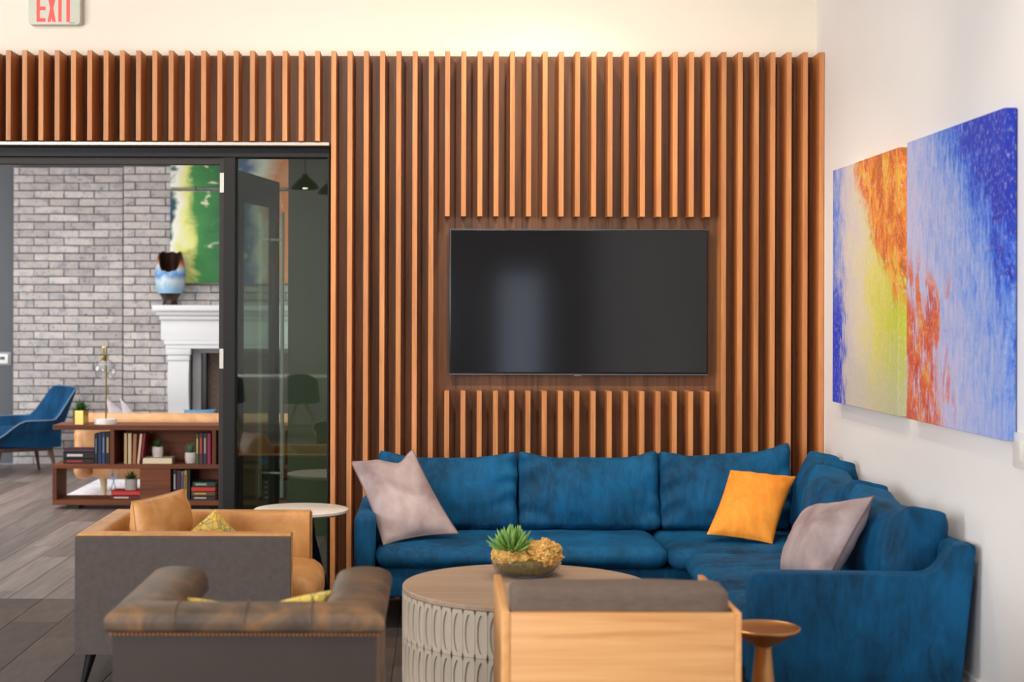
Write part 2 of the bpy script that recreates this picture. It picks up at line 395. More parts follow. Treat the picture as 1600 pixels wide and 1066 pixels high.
# floors
def planks(name, label, x0, x1, y0, y1, wd, ln, m, base_m):
    root = thing(name, label, 'floor', (0, 0, 0), None, 'structure')
    part('subfloor', MB().box((x0, y0, -.05), (x1, y1, -.006)), base_m, root, False)
    me = MB().box((-wd/2+.0012, -ln/2+.0012, -.008), (wd/2-.0012, ln/2-.0012, 0), .0012, 1).mesh('plank', m, (0, 0, 0), False)
    i = 0; x = x0+wd/2
    while x+wd/2 <= x1+.001:
        y = y0+ln/2-((i*.37) % 1)*ln
        while y-ln/2 < y1:
            a, b = max(y-ln/2, y0), min(y+ln/2, y1)
            if b-a > .05:
                if b-a > ln-.01: link('plank', me, root, (x, y, 0))
                else: part('plank', MB().box((x-wd/2+.0012, a+.0012, -.008), (x+wd/2-.0012, b-.0012, 0), .0012, 1), m, root, False)
            y += ln
        x += wd; i += 1
    return root
m_floor_far = wood('grey_plank', C(98, 86, 82), C(146, 131, 125), 1, .42, 30, .30)
m_floor_near = mat('dark_carpet_plank', C(94, 82, 76), .9, var=.25, vs=9, bump=.3, bs=220, stretch=(2, .5, 1), rand=.3)
m_sub = mat('subfloor', C(50, 44, 42), .9)
YT = 8.56
fl = planks('floor', 'dark grey brown plank floor under the lounge furniture', -3.2, XR, 3.4, YT, .25, 1.0, m_floor_near, m_sub)
part('floor_field', MB().box((XL, -4.2, -.05), (XR, 3.4, 0)), m_floor_near, fl, False)
part('floor_field', MB().box((XL, 3.4, -.05), (-3.2, YT, 0)), m_floor_near, fl, False)
f2 = planks('floor_far', 'greyish wood plank floor of the room beyond the door', -5.2, .0, YT, 16.0, .2, 1.22, m_floor_far, m_sub)
part('floor_field', MB().box((0, YT+.34, -.05), (2.2, 16.2, 0)), m_floor_far, f2, False)
part('floor_field', MB().box((-7.2, YT+.34, -.05), (-5.2, 16.2, 0)), m_floor_far, f2, False)
# ------------------------------------------------------------------ setting: far room
YB, YC = 16.0, 15.86                  # brick pilaster face, chimney breast face
mb = MB().box((-7.2, YB+.12, 0), (2.2, YB+.3, 3.62)); struct('wall_far', mb, m_grey_wall, 'dark grey wall beside the brickwork in the far room', 'wall')
mb = MB().box((-7.35, 8.9, 0), (-7.2, 16.3, 3.62)); struct('wall_far_left', mb, m_cream, 'pale side wall of the room beyond the door', 'wall')
mb = MB().box((XL-1.0, 8.9, 3.62), (2.2, 16.3, 3.74)); struct('ceiling_far', mb, m_ceil, 'white ceiling over the room beyond the door', 'ceiling')
mb = MB().box((X(450, 11.0), 11.0, 0), (2.2, 11.12, 3.62)); struct('wall_partition', mb, m_green_wall, 'dark olive partition wall seen through the sidelight glass', 'wall')
m_mortar = mat('mortar', C(96, 92, 90), .95, var=.1, vs=20)
def brickmat():
    m, nt, b = newmat('whitewashed_brick'); g = G(nt); o = g.coord(); off = g.m('MULTIPLY', g.rnd(), 50.0)
    v = nt.nodes.new('ShaderNodeVectorMath'); v.operation = 'ADD'; nt.links.new(o, v.inputs[0]); nt.links.new(g.comb(off, off, off), v.inputs[1])
    n = g.noise(v.outputs[0], 9, 5, .65, .5); n2 = g.noise(v.outputs[0], 30, 4, .7)
    c = g.ramp(n, [(.3, C(150, 150, 158)), (.48, C(190, 184, 182)), (.7, C(206, 194, 186))])
    c = g.mix(g.sm(n2, .56, .72), c, C(112, 106, 104))
    k = g.m('MULTIPLY_ADD', g.rnd(), .36, .78)
    nt.links.new(g.mix(1.0, c, g.comb(k, k, k), 'MULTIPLY'), b.inputs['Base Color']); b.inputs['Roughness'].default_value = .9
    g.bump(b, n2, .5, .006); return m
m_brick = brickmat()
BH, BL = .0815, .312
def brick_mesh(L, seed):
    rs = random.Random(seed); bm = bmesh.new(); bmesh.ops.create_cube(bm, size=1)
    for v in bm.verts: v.co = Vector((v.co.x*(L-.009), v.co.y*.05+.025, v.co.z*(BH-.009)))
    bmesh.ops.bevel(bm, geom=[e for e in bm.edges if all(v.co.y < .01 for v in e.verts)], offset=.004, segments=1, affect='EDGES')
    for v in bm.verts: v.co += Vector((rs.uniform(-.0025, .0025), rs.uniform(-.002, .002), rs.uniform(-.0025, .0025)))
    return MB().bm(bm).mesh('brick', m_brick, (0, 0, 0), False)
BM = [brick_mesh(BL, k) for k in range(5)]; BC = {}
def brick_wall(name, label, x0, x1, y, z1, ph, skip=None):
    root = thing(name, label, 'wall', ((x0+x1)/2, y, 0), None, 'structure')
    part('mortar_bed', MB().box((x0+.004, y+.01, 0), (x1-.004, y+.12 if y > 15.9 else y+.26, z1)), m_mortar, root, False)
    rw = 0; z = BH/2
    while z < z1:
        x = x0-BL*((.5*rw+ph) % 1)
        while x < x1-.01:
            a, b = max(x, x0), min(x+BL, x1)
            if b-a > .03 and not (skip and skip((a+b)/2, z)):
                if b-a > BL-.005: me = random.choice(BM)
                else:
                    k = round(b-a, 2); BC.setdefault(k, brick_mesh(k, int(k*1000))); me = BC[k]
                link('brick', me, root, ((a+b)/2, y, z))
            x += BL
        z += BH; rw += 1
    return root
xa, xb = X(20, YB), X(192, YB)
brick_wall('wall_brick_pilaster', 'pale whitewashed brick pilaster to the side of the fireplace', xa, xb, YB, 3.1, .3)
FX = -1.85                            # fireplace axis
brick_wall('wall_brick_chimney', 'whitewashed brick chimney breast behind the white mantel', X(192, YC), -.95, YC, 3.1, .1,
           lambda x, z: (x > -2.62 and z < 1.5) or (x > -2.7 and 1.9 < z < 3.2 and False))
# ------------------------------------------------------------------ wall-mounted things
tvy = 8.655
tv = thing('television', 'large black flat television mounted on the slatted wood wall', 'television', (X(904, tvy), tvy, Z(586, tvy)))
x0, x1, z0, z1 = X(702, tvy), X(1106.5, tvy), Z(585.5, tvy), Z(357.5, tvy)
m_screen = mat('tv_screen', C(7, 7, 9), .09, spec=.55)
part('cabinet', MB().box((x0, tvy, z0), (x1, tvy+.045, z1), .004), m_black, tv)
part('screen', MB().box((x0+.009, tvy-.002, z0+.016), (x1-.009, tvy+.002, z1-.009)), m_screen, tv, False)
m_bez = mat('tv_bezel', C(112, 112, 116), .3, .7); part('bezel', MB().box((x0, tvy-.004, z0), (x1, tvy, z0+.006)), m_bez, tv, False); part('bezel', MB().box((x0, tvy-.004, z1-.004), (x1, tvy, z1)), m_bez, tv, False)
part('wall_mount', MB().box((x0+.45, tvy+.045, z0+.2), (x1-.45, YW-.018, z1-.2)), m_blackmetal, tv, False)
def text_mesh(s, size, m, depth=.001):
    cu = bpy.data.curves.new('t', 'FONT'); cu.body = s; cu.size = size; cu.align_x = 'CENTER'; cu.extrude = depth
    o = bpy.data.objects.new('t', cu); COL.objects.link(o); bpy.context.view_layer.update()
    me = bpy.data.meshes.new_from_object(o.evaluated_get(bpy.context.evaluated_depsgraph_get())); bpy.data.objects.remove(o); bpy.data.curves.remove(cu)
    me.materials.clear(); me.materials.append(m); me.transform(Matrix.Rotation(PI/2, 4, 'X')); return me
part('logo_tab', MB().box((X(897, tvy), tvy-.005, z0-.007), (X(909, tvy), tvy+.004, z0+.001), .001), m_black, tv, False)
link('logo', text_mesh('SAMSUNG', .0085, m_plate, .0004), tv, ((X(903, tvy)), tvy-.0055, z0-.0055))
# exit sign
ye = 8.70; sg = thing('exit_sign', 'white exit sign with red letters on cream wall above slats', 'sign', (X(84, ye), YW, Z(41, ye)))
ex0, ex1, ez0 = X(43, ye), X(124, ye), Z(40, ye); m_red = emis('exit_red', C(246, 66, 58), .55)  # letters glow by themselves although the sign is switched off
part('housing', MB().prism(rpoly([(ex0, ez0), (ex1, ez0), (ex1, ez0+.2), (ex0, ez0+.2)], .022), 'y', ye, YW, .004), mat('sign_housing', C(206, 207, 192), .5), sg)
lz0, lz1 = Z(35.8, ye), Z(35.8, ye)+.152; ly0, ly1 = ye-.002, ye+.002
def L(px): return X(px, ye)
s = .0205
part('letter', MB().box((L(56), ly0, lz0), (L(61), ly1, lz1)).box((L(61), ly0, lz0), (L(70), ly1, lz0+s)).box((L(61), ly0, lz1-s), (L(70), ly1, lz1)).box((L(61), ly0, (lz0+lz1)/2-s/2-.0), (L(70), ly1, (lz0+lz1)/2+s/2)), m_red, sg, False)
xm = []
for (a, b) in (((L(73), lz0), (L(81.2), lz1)), ((L(81), lz0), (L(73), lz1))):
    xm.append([(a[0], a[1]), (a[0]+L(5)-L(0), a[1]), (b[0]+L(5)-L(0), b[1]), (b[0], b[1])])
part('letter', MB().prism(xm[0], 'y', ly0, ly1).prism(xm[1], 'y', ly0-.0004, ly1), m_red, sg, False)
part('letter', MB().box((L(90), ly0, lz0), (L(95), ly1, lz1)), m_red, sg, False)
part('letter', MB().box((L(102.5), ly0, lz0), (L(108), ly1, lz1)).box((L(98), ly0, lz1-s), (L(112.5), ly1, lz1)), m_red, sg, False)
part('maker_mark', MB().box((L(107), ly0, ez0+.008), (L(116), ly1, ez0+.0105)), m_black, sg, False)
# canvases on the right wall
def canvas_mat(kind):
    m, nt, b = newmat('canvas_'+kind); g = G(nt); s = g.sep(g.coord('Generated')); b.inputs['Roughness'].default_value = .7
    u = g.m('ADD', g.m('SUBTRACT', 1.0, s[1]), g.m('MULTIPLY', s[0], .05)); v = s[2]
    uv = g.comb(u, v, 0.0)
    n = g.noise(uv, 5, 6, .65, .6); ns = g.noise(g.mp(uv, (22, 5, 1)), 2.2, 5, .7, .4); nf = g.noise(g.mp(uv, (40, 16, 1)), 2.5, 3, .7)
    w1 = g.m('MULTIPLY_ADD', g.m('SUBTRACT', n, .5), .55, u); w2 = g.m('MULTIPLY_ADD', g.m('SUBTRACT', ns, .5), .45, 0.0)
    uw = g.m('ADD', w1, w2); vw = g.m('ADD', v, g.m('MULTIPLY', g.m('SUBTRACT', n, .5), .4))
    if kind == 'yellow':
        c = g.ramp(uw, [(.0, C(88, 124, 222)), (.08, C(150, 166, 222)), (.20, C(206, 198, 208)), (.42, C(224, 212, 188)), (.66, C(226, 214, 112)), (.95, C(200, 206, 66))])
        c = g.mix(g.m('MULTIPLY', g.sm(g.m('SUBTRACT', .5, vw), .15, .5), .7), c, C(196, 190, 178))
        bl = g.m('MULTIPLY', g.sm(g.m('SUBTRACT', .24, g.m('ADD', u, g.m('MULTIPLY', g.m('SUBTRACT', ns, .5), .5))), 0, .12), g.sm(g.m('SUBTRACT', .62, vw), 0, .3))
        c = g.mix(bl, c, C(36, 62, 206))
        # orange flame hanging from the top, narrowing to a drip
        lef = g.m('MULTIPLY_ADD', g.m('POWER', g.m('SUBTRACT', 1.0, v), 1.5), 1.3, .36); un = g.m('ADD', u, g.m('ADD', g.m('MULTIPLY', g.m('SUBTRACT', n, .5), .55), g.m('MULTIPLY', g.m('SUBTRACT', nf, .5), .30)))
        rig = g.m('ADD', lef, g.m('MULTIPLY_ADD', g.m('SUBTRACT', v, .55), 2.0, .24))
        fm = g.m('MULTIPLY', g.sm(g.m('SUBTRACT', un, lef), -.03, .10), g.m('SUBTRACT', 1.0, g.sm(g.m('SUBTRACT', un, rig), 0, .16)))
        oc = g.ramp(g.noise(g.mp(uv, (1.6, 1, 1)), 6, 6, .65, 1.0), [(.30, C(150, 110, 40)), (.42, C(208, 84, 28)), (.52, C(234, 128, 44)), (.63, C(240, 176, 66)), (.74, C(214, 200, 80))])
        c = g.mix(g.m('MULTIPLY', fm, .92), c, oc)
    else:
        f = g.m('ADD', g.m('ADD', g.m('MULTIPLY', uw, .45), g.m('MULTIPLY', vw, .28)), g.m('MULTIPLY', g.sm(g.m('ADD', uw, vw), 1.15, 1.8), .36))
        c = g.ramp(g.m('ADD', f, g.m('ADD', g.m('MULTIPLY', g.m('SUBTRACT', ns, .5), .75), g.m('MULTIPLY', g.m('SUBTRACT', nf, .5), .35))), [(.20, C(198, 194, 226)), (.40, C(158, 176, 230)), (.58, C(112, 152, 230)), (.76, C(58, 106, 222)), (.95, C(30, 56, 186))])
        lo = g.m('MULTIPLY', g.sm(g.m('SUBTRACT', .62, g.m('ADD', v, g.m('MULTIPLY', u, .25))), -.05, .12), g.sm(g.m('SUBTRACT', .72, u), .0, .35))
        sp = g.sm(g.m('ADD', g.noise(g.mp(uv, (9, 3.4, 1), (2.3, .7, 0)), 1.3, 5, .65, .5), g.m('MULTIPLY', g.m('SUBTRACT', .30, u), .30)), .50, .57)
        hot = g.m('MULTIPLY', g.sm(g.m('SUBTRACT', .24, g.m('ABSOLUTE', g.m('SUBTRACT', u, g.m('MULTIPLY_ADD', g.m('SUBTRACT', .4, v), .35, .10)))), -.02, .14), g.sm(g.m('SUBTRACT', .47, v), 0, .1))
        hot = g.m('MULTIPLY', hot, g.sm(ns, .36, .56))
        oc = g.ramp(g.noise(uv, 9, 4), [(.35, C(198, 66, 22)), (.52, C(224, 104, 34)), (.66, C(226, 160, 76))])
        c = g.mix(g.m('MAXIMUM', g.m('MULTIPLY', g.m('MULTIPLY', lo, sp), .95), hot), c, oc)
    c = g.mix(g.m('MULTIPLY', g.sm(nf, .52, .68), .38), c, (.80, .76, .84, 1))
    nt.links.new(c, b.inputs['Base Color']); g.bump(b, nf, .2, .003); return m
def wall_canvas(y0, y1, z0, z1, kind, label):
    r = thing('canvas_painting', label, 'painting', (XR, (y0+y1)/2, z0), 'canvases on the white side wall')
    part('canvas', MB().box((XR-.050, y0, z0), (XR-.004, y1, z1), .0025, 1), canvas_mat(kind), r, False)
    part('stretcher_frame', MB().box((XR-.03, y0+.004, z0+.004), (XR, y1-.004, z1-.004)), m_black, r, False)
xf = XR-.05
def dY(px): return xf*F/(px-VX)
zc0, zc1 = Z(626, dY(1301)), Z(265, dY(1301))
wall_canvas(dY(1403.5), dY(1301), zc0, zc1, 'yellow', 'abstract canvas with yellow and orange flame beside the wooden slats')
wall_canvas(dY(1569), dY(1416.5), Z(652, dY(1416.5)), Z(221, dY(1416.5)), 'blue', 'mostly blue abstract canvas with orange splashes near the wall switch')
sw = thing('light_switch', 'white wall switch plate beside the blue canvas', 'switch', (XR, 5.66, 1.03))
part('plate', MB().box((XR-.012, 5.50, 1.035), (XR, 5.725, 1.165), .003), m_white_pl, sw)
for y in (5.55, 5.64): part('rocker', MB().box((XR-.018, y-.018, 1.065), (XR-.011, y+.018, 1.135), .002), m_white_pl, sw)
# ------------------------------------------------------------------ sectional sofa
m_velvet = velvet('blue_velvet', C(2, 36, 56), C(8, 90, 136), .4)
sofa = thing('sectional_sofa', 'large blue velvet corner sofa below the television', 'sofa', (.9, 7.9, 0))
zb, zs = .178, .33
part('base', MB().box((-.312, 7.665, zb), (1.98, 8.40, zs), .02), m_velvet, sofa)
part('base', MB().box((1.25, 6.16, zb-.03), (1.98, 7.66, zs), .02), m_velvet, sofa)
part('back_frame', MB().box((-.312, 8.40, zb), (2.12, 8.53, .69), .03, 3), m_velvet, sofa)
part('back_frame', MB().prism([(1.98, zb-.03), (2.075, zb-.03), (2.125, .69), (2.03, .69)], 'y', 6.075, 8.395, .025, 3), m_velvet, sofa)
part('arm', MB().box((-.418, 7.63, zb), (-.312, 8.53, .592), .035, 4), m_velvet, sofa)
pr = rpoly([(1.232, .135), (1.232, .580), (1.965, .572), (2.035, .69), (2.13, .694), (2.072, .135)], [.01, .045, .06, .03, .03, .01])
part('arm', MB().prism(pr, 'y', 6.06, 6.16, .012, 2), m_velvet, sofa)
part('seat_cushion', soft_box((-.305, 7.60, zs), (1.145, 8.28, .440), .055, (0.01, .02, .012), 22, .006, 5, seed=1), m_velvet, sofa)
part('seat_cushion', soft_box((1.15, 7.515, zs), (1.98, 8.30, .436), .05, (.01, .01, .01), 18, .008, 6, seed=2), m_velvet, sofa)
def ribs(q, p):
    if p[2] > .2: q.z -= .013*(1-abs(math.sin(q.x*2+q.y*28)))**2*max(0, 1-abs(p[1])**3)
    return q
part('seat_cushion', soft_box((1.205, 6.17, zs-.01), (1.98, 7.51, .432), .055, (.02, .02, .012), 40, .006, 6, fn=ribs, seed=3), m_velvet, sofa)
def bc(x0, x1, zr=.0, seed=0):
    def ear(q, p):
        k = max(0, p[2]); q.z += .045*k*(abs(p[0])**4)-.014*k+zr*k*(p[0]*.5+.5)
        # gathered folds near the two sides
        q.y += 0.024*math.sin(q.z*48+5*mnoise.noise(Vector((q.x*4, seed, q.z*4))))*max(0, abs(p[0])-.55)*(1 if p[1] < 0 else 0)
        q.y += .014*mnoise.noise(Vector((q.x*7+seed*3, 2.0, q.z*2.2+q.x*2)))*(1-p[0]**2)
        return q
    M = Matrix.Translation(((x0+x1)/2, 8.26, .437)) @ Matrix.Rotation(math.radians(-9), 4, 'X')
    return soft_box((-(x1-x0)/2, -.11, 0), ((x1-x0)/2, .10, .394), .036, (0, .05, .0), 34, .010, 7, M, ear, seed)
for k, (a, b, zr) in enumerate(((-.315, .425, 0), (.432, 1.18, 0), (1.188, 1.885, .045))):
    part('back_cushion', bc(a, b, zr, k+1), m_velvet, sofa)
def rc(y0, y1, zt, seed, xo=0):
    def ear(q, p):
        k = max(0, p[2]); q.z += .05*k*(abs(p[1])**4)-.02*k
        q.x += .016*mnoise.noise(Vector((seed*3, q.y*7, q.z*2.2+q.y*2)))*(1-p[1]**2)
        return q
    M = Matrix.Translation((1.885+xo, (y0+y1)/2, .432)) @ Matrix.Rotation(math.radians(11), 4, 'Y')
    return soft_box((-.11, -(y1-y0)/2, 0), (.10, (y1-y0)/2, zt), .06, (.05, 0, 0), 20, .008, 6, M, ear, seed)
part('back_cushion', rc(6.22, 7.03, .373, 5, .035), m_velvet, sofa); part('back_cushion', rc(7.04, 7.78, .388, 6, .035), m_velvet, sofa); part('back_cushion', rc(7.79, 8.16, .42, 7, .085), m_velvet, sofa)
for (x, y) in ((-.33, 7.72), (1.0, 7.75), (-.33, 8.42), (1.35, 6.2), (1.98, 6.2), (1.98, 8.3)):
    part('leg', MB().tube([(x, y, 0), (x, y, zb+.01)], .02, 10, r1=.028), m_blackmetal, sofa)
# ------------------------------------------------------------------ throw pillows
def throw(name, label, corners, T, m, pipe=None, group=None, seed=0, power=.55, pinch=.07, dip=0, du=0, dw=.4):
    mb, rim = pillow(*corners, T, seed=seed, power=power, pinch=pinch, dip=dip, du=du, dw=dw); c, z = mb.centre()
    r = thing(name, label, 'pillow', (c.x, c.y, z), group)
    part('cover', mb, m, r)
    if pipe: part('piping', MB().tube(rim, .004, 6, True), pipe, r)
    return r
def suede(name, c1, c2):
    m, nt, b = newmat(name); g = G(nt); o = g.coord(); n = g.noise(o, 4, 4, .5, .4)
    nt.links.new(g.ramp(n, [(.32, c1), (.64, c2)]), b.inputs['Base Color']); b.inputs['Roughness'].default_value = .7
    b.inputs['Sheen Weight'].default_value = .4; b.inputs['Sheen Tint'].default_value = c2; g.bump(b, g.noise(o, 5, 3, .5, .4), .3, .02); return m
m_lilac = suede('lilac_suede', C(122, 103, 104), C(190, 170, 168)); m_lilac2 = mat('lilac_piping', C(120, 98, 96), .7)
m_orange = velvet('orange_velvet', C(226, 128, 32), C(250, 164, 64), .4)
throw('throw_pillow', 'large lilac grey pillow against the free arm of the blue sofa',
      (P(549, 722, 7.98), P(645, 702, 8.06), P(717, 834, 7.82), P(600, 852, 7.70)), .16, m_lilac, m_lilac2, 'lilac pillows on the sofa', 1, .5, .08, .055, .35, .4)
throw('throw_pillow', 'small square orange velvet pillow in the corner of the blue sofa',
      (P(1142, 733, 8.03), P(1244, 743, 8.00), P(1208, 849, 7.70), P(1105, 834, 7.76)), .15, m_orange, None, None, 2, .5, .05)
throw('throw_pillow', 'lilac grey pillow with dark seam behind the end arm of sofa',
      (Vector((1.67, 6.90, .735)), P(1366, 774, 6.44), Vector((1.59, 6.36, .455)), Vector((1.53, 6.86, .455))), .20, m_lilac, m_lilac2, 'lilac pillows on the sofa', 3, .5, .04)
# ------------------------------------------------------------------ coffee table
tc = Vector((.39, 6.69)); TR, TH = .5435, .42
m_drum = mat('weathered_grey_wood', C(200, 185, 166), .6, var=.14, vs=10, stretch=(1, 1, .25), bump=.2, bs=40, rand=.06)
m_top = wood('greige_top', C(164, 136, 112), C(192, 166, 142), 0, .5, 30, .02)
ct = thing('coffee_table', 'round drum coffee table with carved oval relief in front of sofa', 'table', (tc.x, tc.y, 0))
part('drum', MB().lathe([(0, .01), (TR-.03, .01), (TR-.022, .02), (TR-.022, TH-.02), (0, TH-.02)], (tc.x, tc.y, 0), 72), m_drum, ct)
part('top', MB().lathe([(0, TH-.022), (TR-.004, TH-.022), (TR, TH-.018), (TR, TH-.004), (TR-.004, TH), (0, TH)], (tc.x, tc.y, 0), 96), m_top, ct)
part('base_ring', MB().lathe([(TR-.03, 0), (TR, 0), (TR, .016), (TR-.03, .016), (TR-.03, 0)], (tc.x, tc.y, 0), 72), m_drum, ct)
NP = 62; pw = 2*PI*TR/NP; ph = (TH-.022-.016)/2
def panel_mesh():
    n = 28; hw, hh = pw/2-.0008, ph/2-.0008; a, b = hw*.70, hh*.84; vs = []; fs = []
    for k in range(n):
        t = 2*PI*k/n; c, s = math.cos(t), math.sin(t)
        k1 = 1/max(abs(c), abs(s)); vs.append((c*k1*hw, 0, s*k1*hh))
    for k in range(n):
        t = 2*PI*k/n; c, s = math.cos(t), math.sin(t)
        vs.append((a*(abs(c)**1.15)*(1 if c > 0 else -1), 0, b*s))
    vs += [(v[0]*.93, .007, v[2]*.97) for v in vs[n:2*n]]; vs += [(v[0], .02, v[2]) for v in vs[:n]]; vs.append((0, .007, 0))
    for k in range(n):
        j = (k+1) % n
        fs += [(k, j, n+j, n+k), (n+k, n+j, 2*n+j, 2*n+k), (2*n+k, 2*n+j, 4*n), (k, 3*n+k, 3*n+j, j)]
    return MB().add(vs, fs).mesh('panel', m_drum, (0, 0, 0), False)
pm = panel_mesh()
for rw in range(2):
    for k in range(NP):
        a = 2*PI*k/NP
        o = link('panel', pm, ct, (tc.x+TR*math.sin(a), tc.y-TR*math.cos(a), .016+ph*(rw+.5))); o.rotation_euler.z = a
# bowl with moss and succulent
bx, by = .40, 6.93
pb = thing('moss_bowl', 'shallow glass bowl of golden moss with green succulent on coffee table', 'planter', (bx, by, TH))
bp = [(0, .004), (.09, .004), (.125, .012), (.150, .035), (.160, .065), (.161, .085), (.157, .085), (.155, .065), (.145, .038), (.12, .017), (.09, .009), (0, .009)]
part('bowl', MB().lathe([(0, 0)]+[(r, z-.003 if i < 6 else z) for i, (r, z) in enumerate(bp)], (bx, by, TH), 48), m_clear, pb)
def mossmat(name, c0, c1, c2):
    m, nt, b = newmat(name); g = G(nt); o = g.coord(); n = g.noise(o, 70, 5, .7); n2 = g.noise(o, 12, 3)
    c = g.ramp(n, [(.3, c0), (.5, c1), (.68, c2)]); c = g.mix(g.sm(n2, .55, .7), c, C(170, 140, 60))
    nt.links.new(c, b.inputs['Base Color']); b.inputs['Roughness'].default_value = .95; g.bump(b, n, 1.0, .012); return m
m_moss = mossmat('golden_moss', C(176, 116, 40), C(242, 186, 96), C(255, 226, 156)); m_moss2 = mossmat('dark_moss', C(60, 56, 24), C(120, 104, 44), C(160, 134, 70))
def blob(c, r, n=22, amp=.25, sc=14, seed=0):
    vs = []; fs = []; m = n*2
    for i in range(n+1):
        th = PI*i/n
        for k in range(m):
            a = 2*PI*k/m; d = Vector((math.sin(th)*math.cos(a), math.sin(th)*math.sin(a), math.cos(th)))
            p = Vector((d.x*r[0], d.y*r[1], d.z*r[2])); q = (p+Vector((seed*3.3, seed, 0)))
            e = 1+amp*(mnoise.noise(q*sc)+.6*mnoise.noise(q*sc*2.7)+.5*mnoise.noise(q*sc*7))
            vs.append(Vector(c)+p*e)
    for i in range(n):
        for k in range(m): fs.append((i*m+k, i*m+(k+1) % m, (i+1)*m+(k+1) % m, (i+1)*m+k))
    return MB().add(vs, fs)
part('soil_moss', MB().lathe([(0, .0095), (.088, .0095), (.118, .018), (.142, .04), (.151, .066), (.14, .08), (0, .085)], (bx, by, TH), 40), m_moss2, pb)
for k, (dx, dy, dz, r) in enumerate(((-.05, -.06, .088, (.085, .07, .055)), (.065, -.055, .10, (.085, .08, .065)), (.0, .06, .09, (.10, .07, .05)), (-.125, -.02, .09, (.035, .04, .045)), (.11, .02, .10, (.045, .05, .045)))):
    part('moss_clump', blob((bx+dx, by+dy, TH+dz), r, 40, .27, 22, k), m_moss, pb)
m_succ = mat('succulent_green', C(128, 172, 84), .5, var=.25, vs=20, rand=.25)
def leaf_mesh(name, ln, r, m, flat=.75, tip=.35):
    prof = []
    n = 7; vs = []; fs = []
    for i in range(n+1):
        t = i/n; rr = r*(.6+.6*math.sin(t*PI*.75))*(1 if t < .8 else max(tip*.3, 1-(t-.8)/.2*(1-tip*.3)))
        for k in range(6):
            a = 2*PI*k/6; vs.append((rr*math.cos(a), rr*flat*math.sin(a)-.22*ln*t*t, ln*t))
    for i in range(n):
        for k in range(6): fs.append((i*6+k, i*6+(k+1) % 6, (i+1)*6+(k+1) % 6, (i+1)*6+k))
    fs += [tuple(range(6))[::-1], tuple(range(n*6, n*6+6))]
    return MB().add(vs, fs).mesh(name, m)
sx, sy, sz = X(800, 6.86), 6.86, TH+.118
suc = part('succulent', MB().lathe([(0, -.03), (.012, -.03), (.018, .0), (.012, .02), (0, .025)], (sx, sy, sz), 12), m_succ, pb)
lm = [leaf_mesh('leaf', l, .0068, m_succ) for l in (.088, .104, .118)]
rs = random.Random(3)
for k in range(72):
    ti = math.radians(8+80*((k+.5)/72)**.8); az = k*2.39996+rs.uniform(-.2, .2)
    o = link('leaf', rs.choice(lm), suc, (sx+.010*math.cos(az), sy+.010*math.sin(az), sz))
    o.rotation_euler = Matrix.Rotation(az-PI/2, 3, 'Z').to_4x4().to_3x3().__matmul__(Matrix.Rotation(-ti, 3, 'X')).to_euler()
# ------------------------------------------------------------------ wood box armchair (seen from behind)
m_oak = wood('oak_veneer', C(196, 130, 70), C(242, 188, 124), 0, .45, 26, .03); m_oak_y = wood('oak_edge', C(206, 140, 78), C(236, 178, 114), 1, .45, 20, .03)
m_tweed = mat('grey_brown_tweed', C(108, 92, 82), .9, var=.22, vs=60, bump=.5, bs=300, stretch=(.5, 1, 1.6))
wy0, wy1 = 4.64, 5.31; wx0, wx1 = X(785, wy0), X(1160, wy0); wz = .70
wc = thing('box_armchair', 'light oak box armchair with grey cushion, its back to coffee table side', 'armchair', ((wx0+wx1)/2, (wy0+wy1)/2, 0))
wc['label'] = 'light oak box shaped armchair with grey brown cushions beside small round table'
part('back_panel', MB().box((wx0+.026, wy0, .12), (wx1-.020, wy0+.024, wz-.002), .002), m_oak, wc)
part('side_panel', MB().box((wx0, wy0-.002, .0), (wx0+.025, wy1, wz), .002), m_oak_y, wc)
part('side_panel', MB().box((wx1-.019, wy0-.002, .0), (wx1, wy1, wz), .002), m_oak_y, wc)
part('seat_deck', MB().box((wx0+.026, wy0+.025, .20), (wx1-.020, wy1-.02, .235), .002), m_oak, wc)
part('seat_cushion', soft_box((wx0+.03, wy0+.20, .236), (wx1-.026, wy1+.01, .40), .03, (0, .01, .015), 12, .003), m_tweed, wc)
part('back_cushion', soft_box((wx0+.028, wy0+.028, .40), (wx1-.030, wy0+.205, .768), .028, (0, .008, .006), 14, .004, 7), m_tweed, wc)
# ------------------------------------------------------------------ small brass drink table
gx, gy, gz = 1.126, 5.31, .52
m_bronze = mat('antique_brass', C(186, 136, 84), .32, .9, var=.1, vs=8)
gt = thing('drink_table', 'small round antique brass pedestal table next to the oak armchair', 'table', (gx, gy, 0))
part('top', MB().lathe([(0, -.012), (.118, -.014), (.126, -.006), (.126, .0), (.122, .002), (.112, -.003), (0, -.005)], (gx, gy, gz), 48), m_bronze, gt)
part('pedestal', MB().lathe([(.112, -.014), (.075, -.04), (.042, -.058), (.030, -.064), (.028, -.075), (.034, -.14), (.05, -.30), (.075, -.47), (.085, -.505), (.09, -.519), (0, -.519)], (gx, gy, gz), 40), m_bronze, gt)
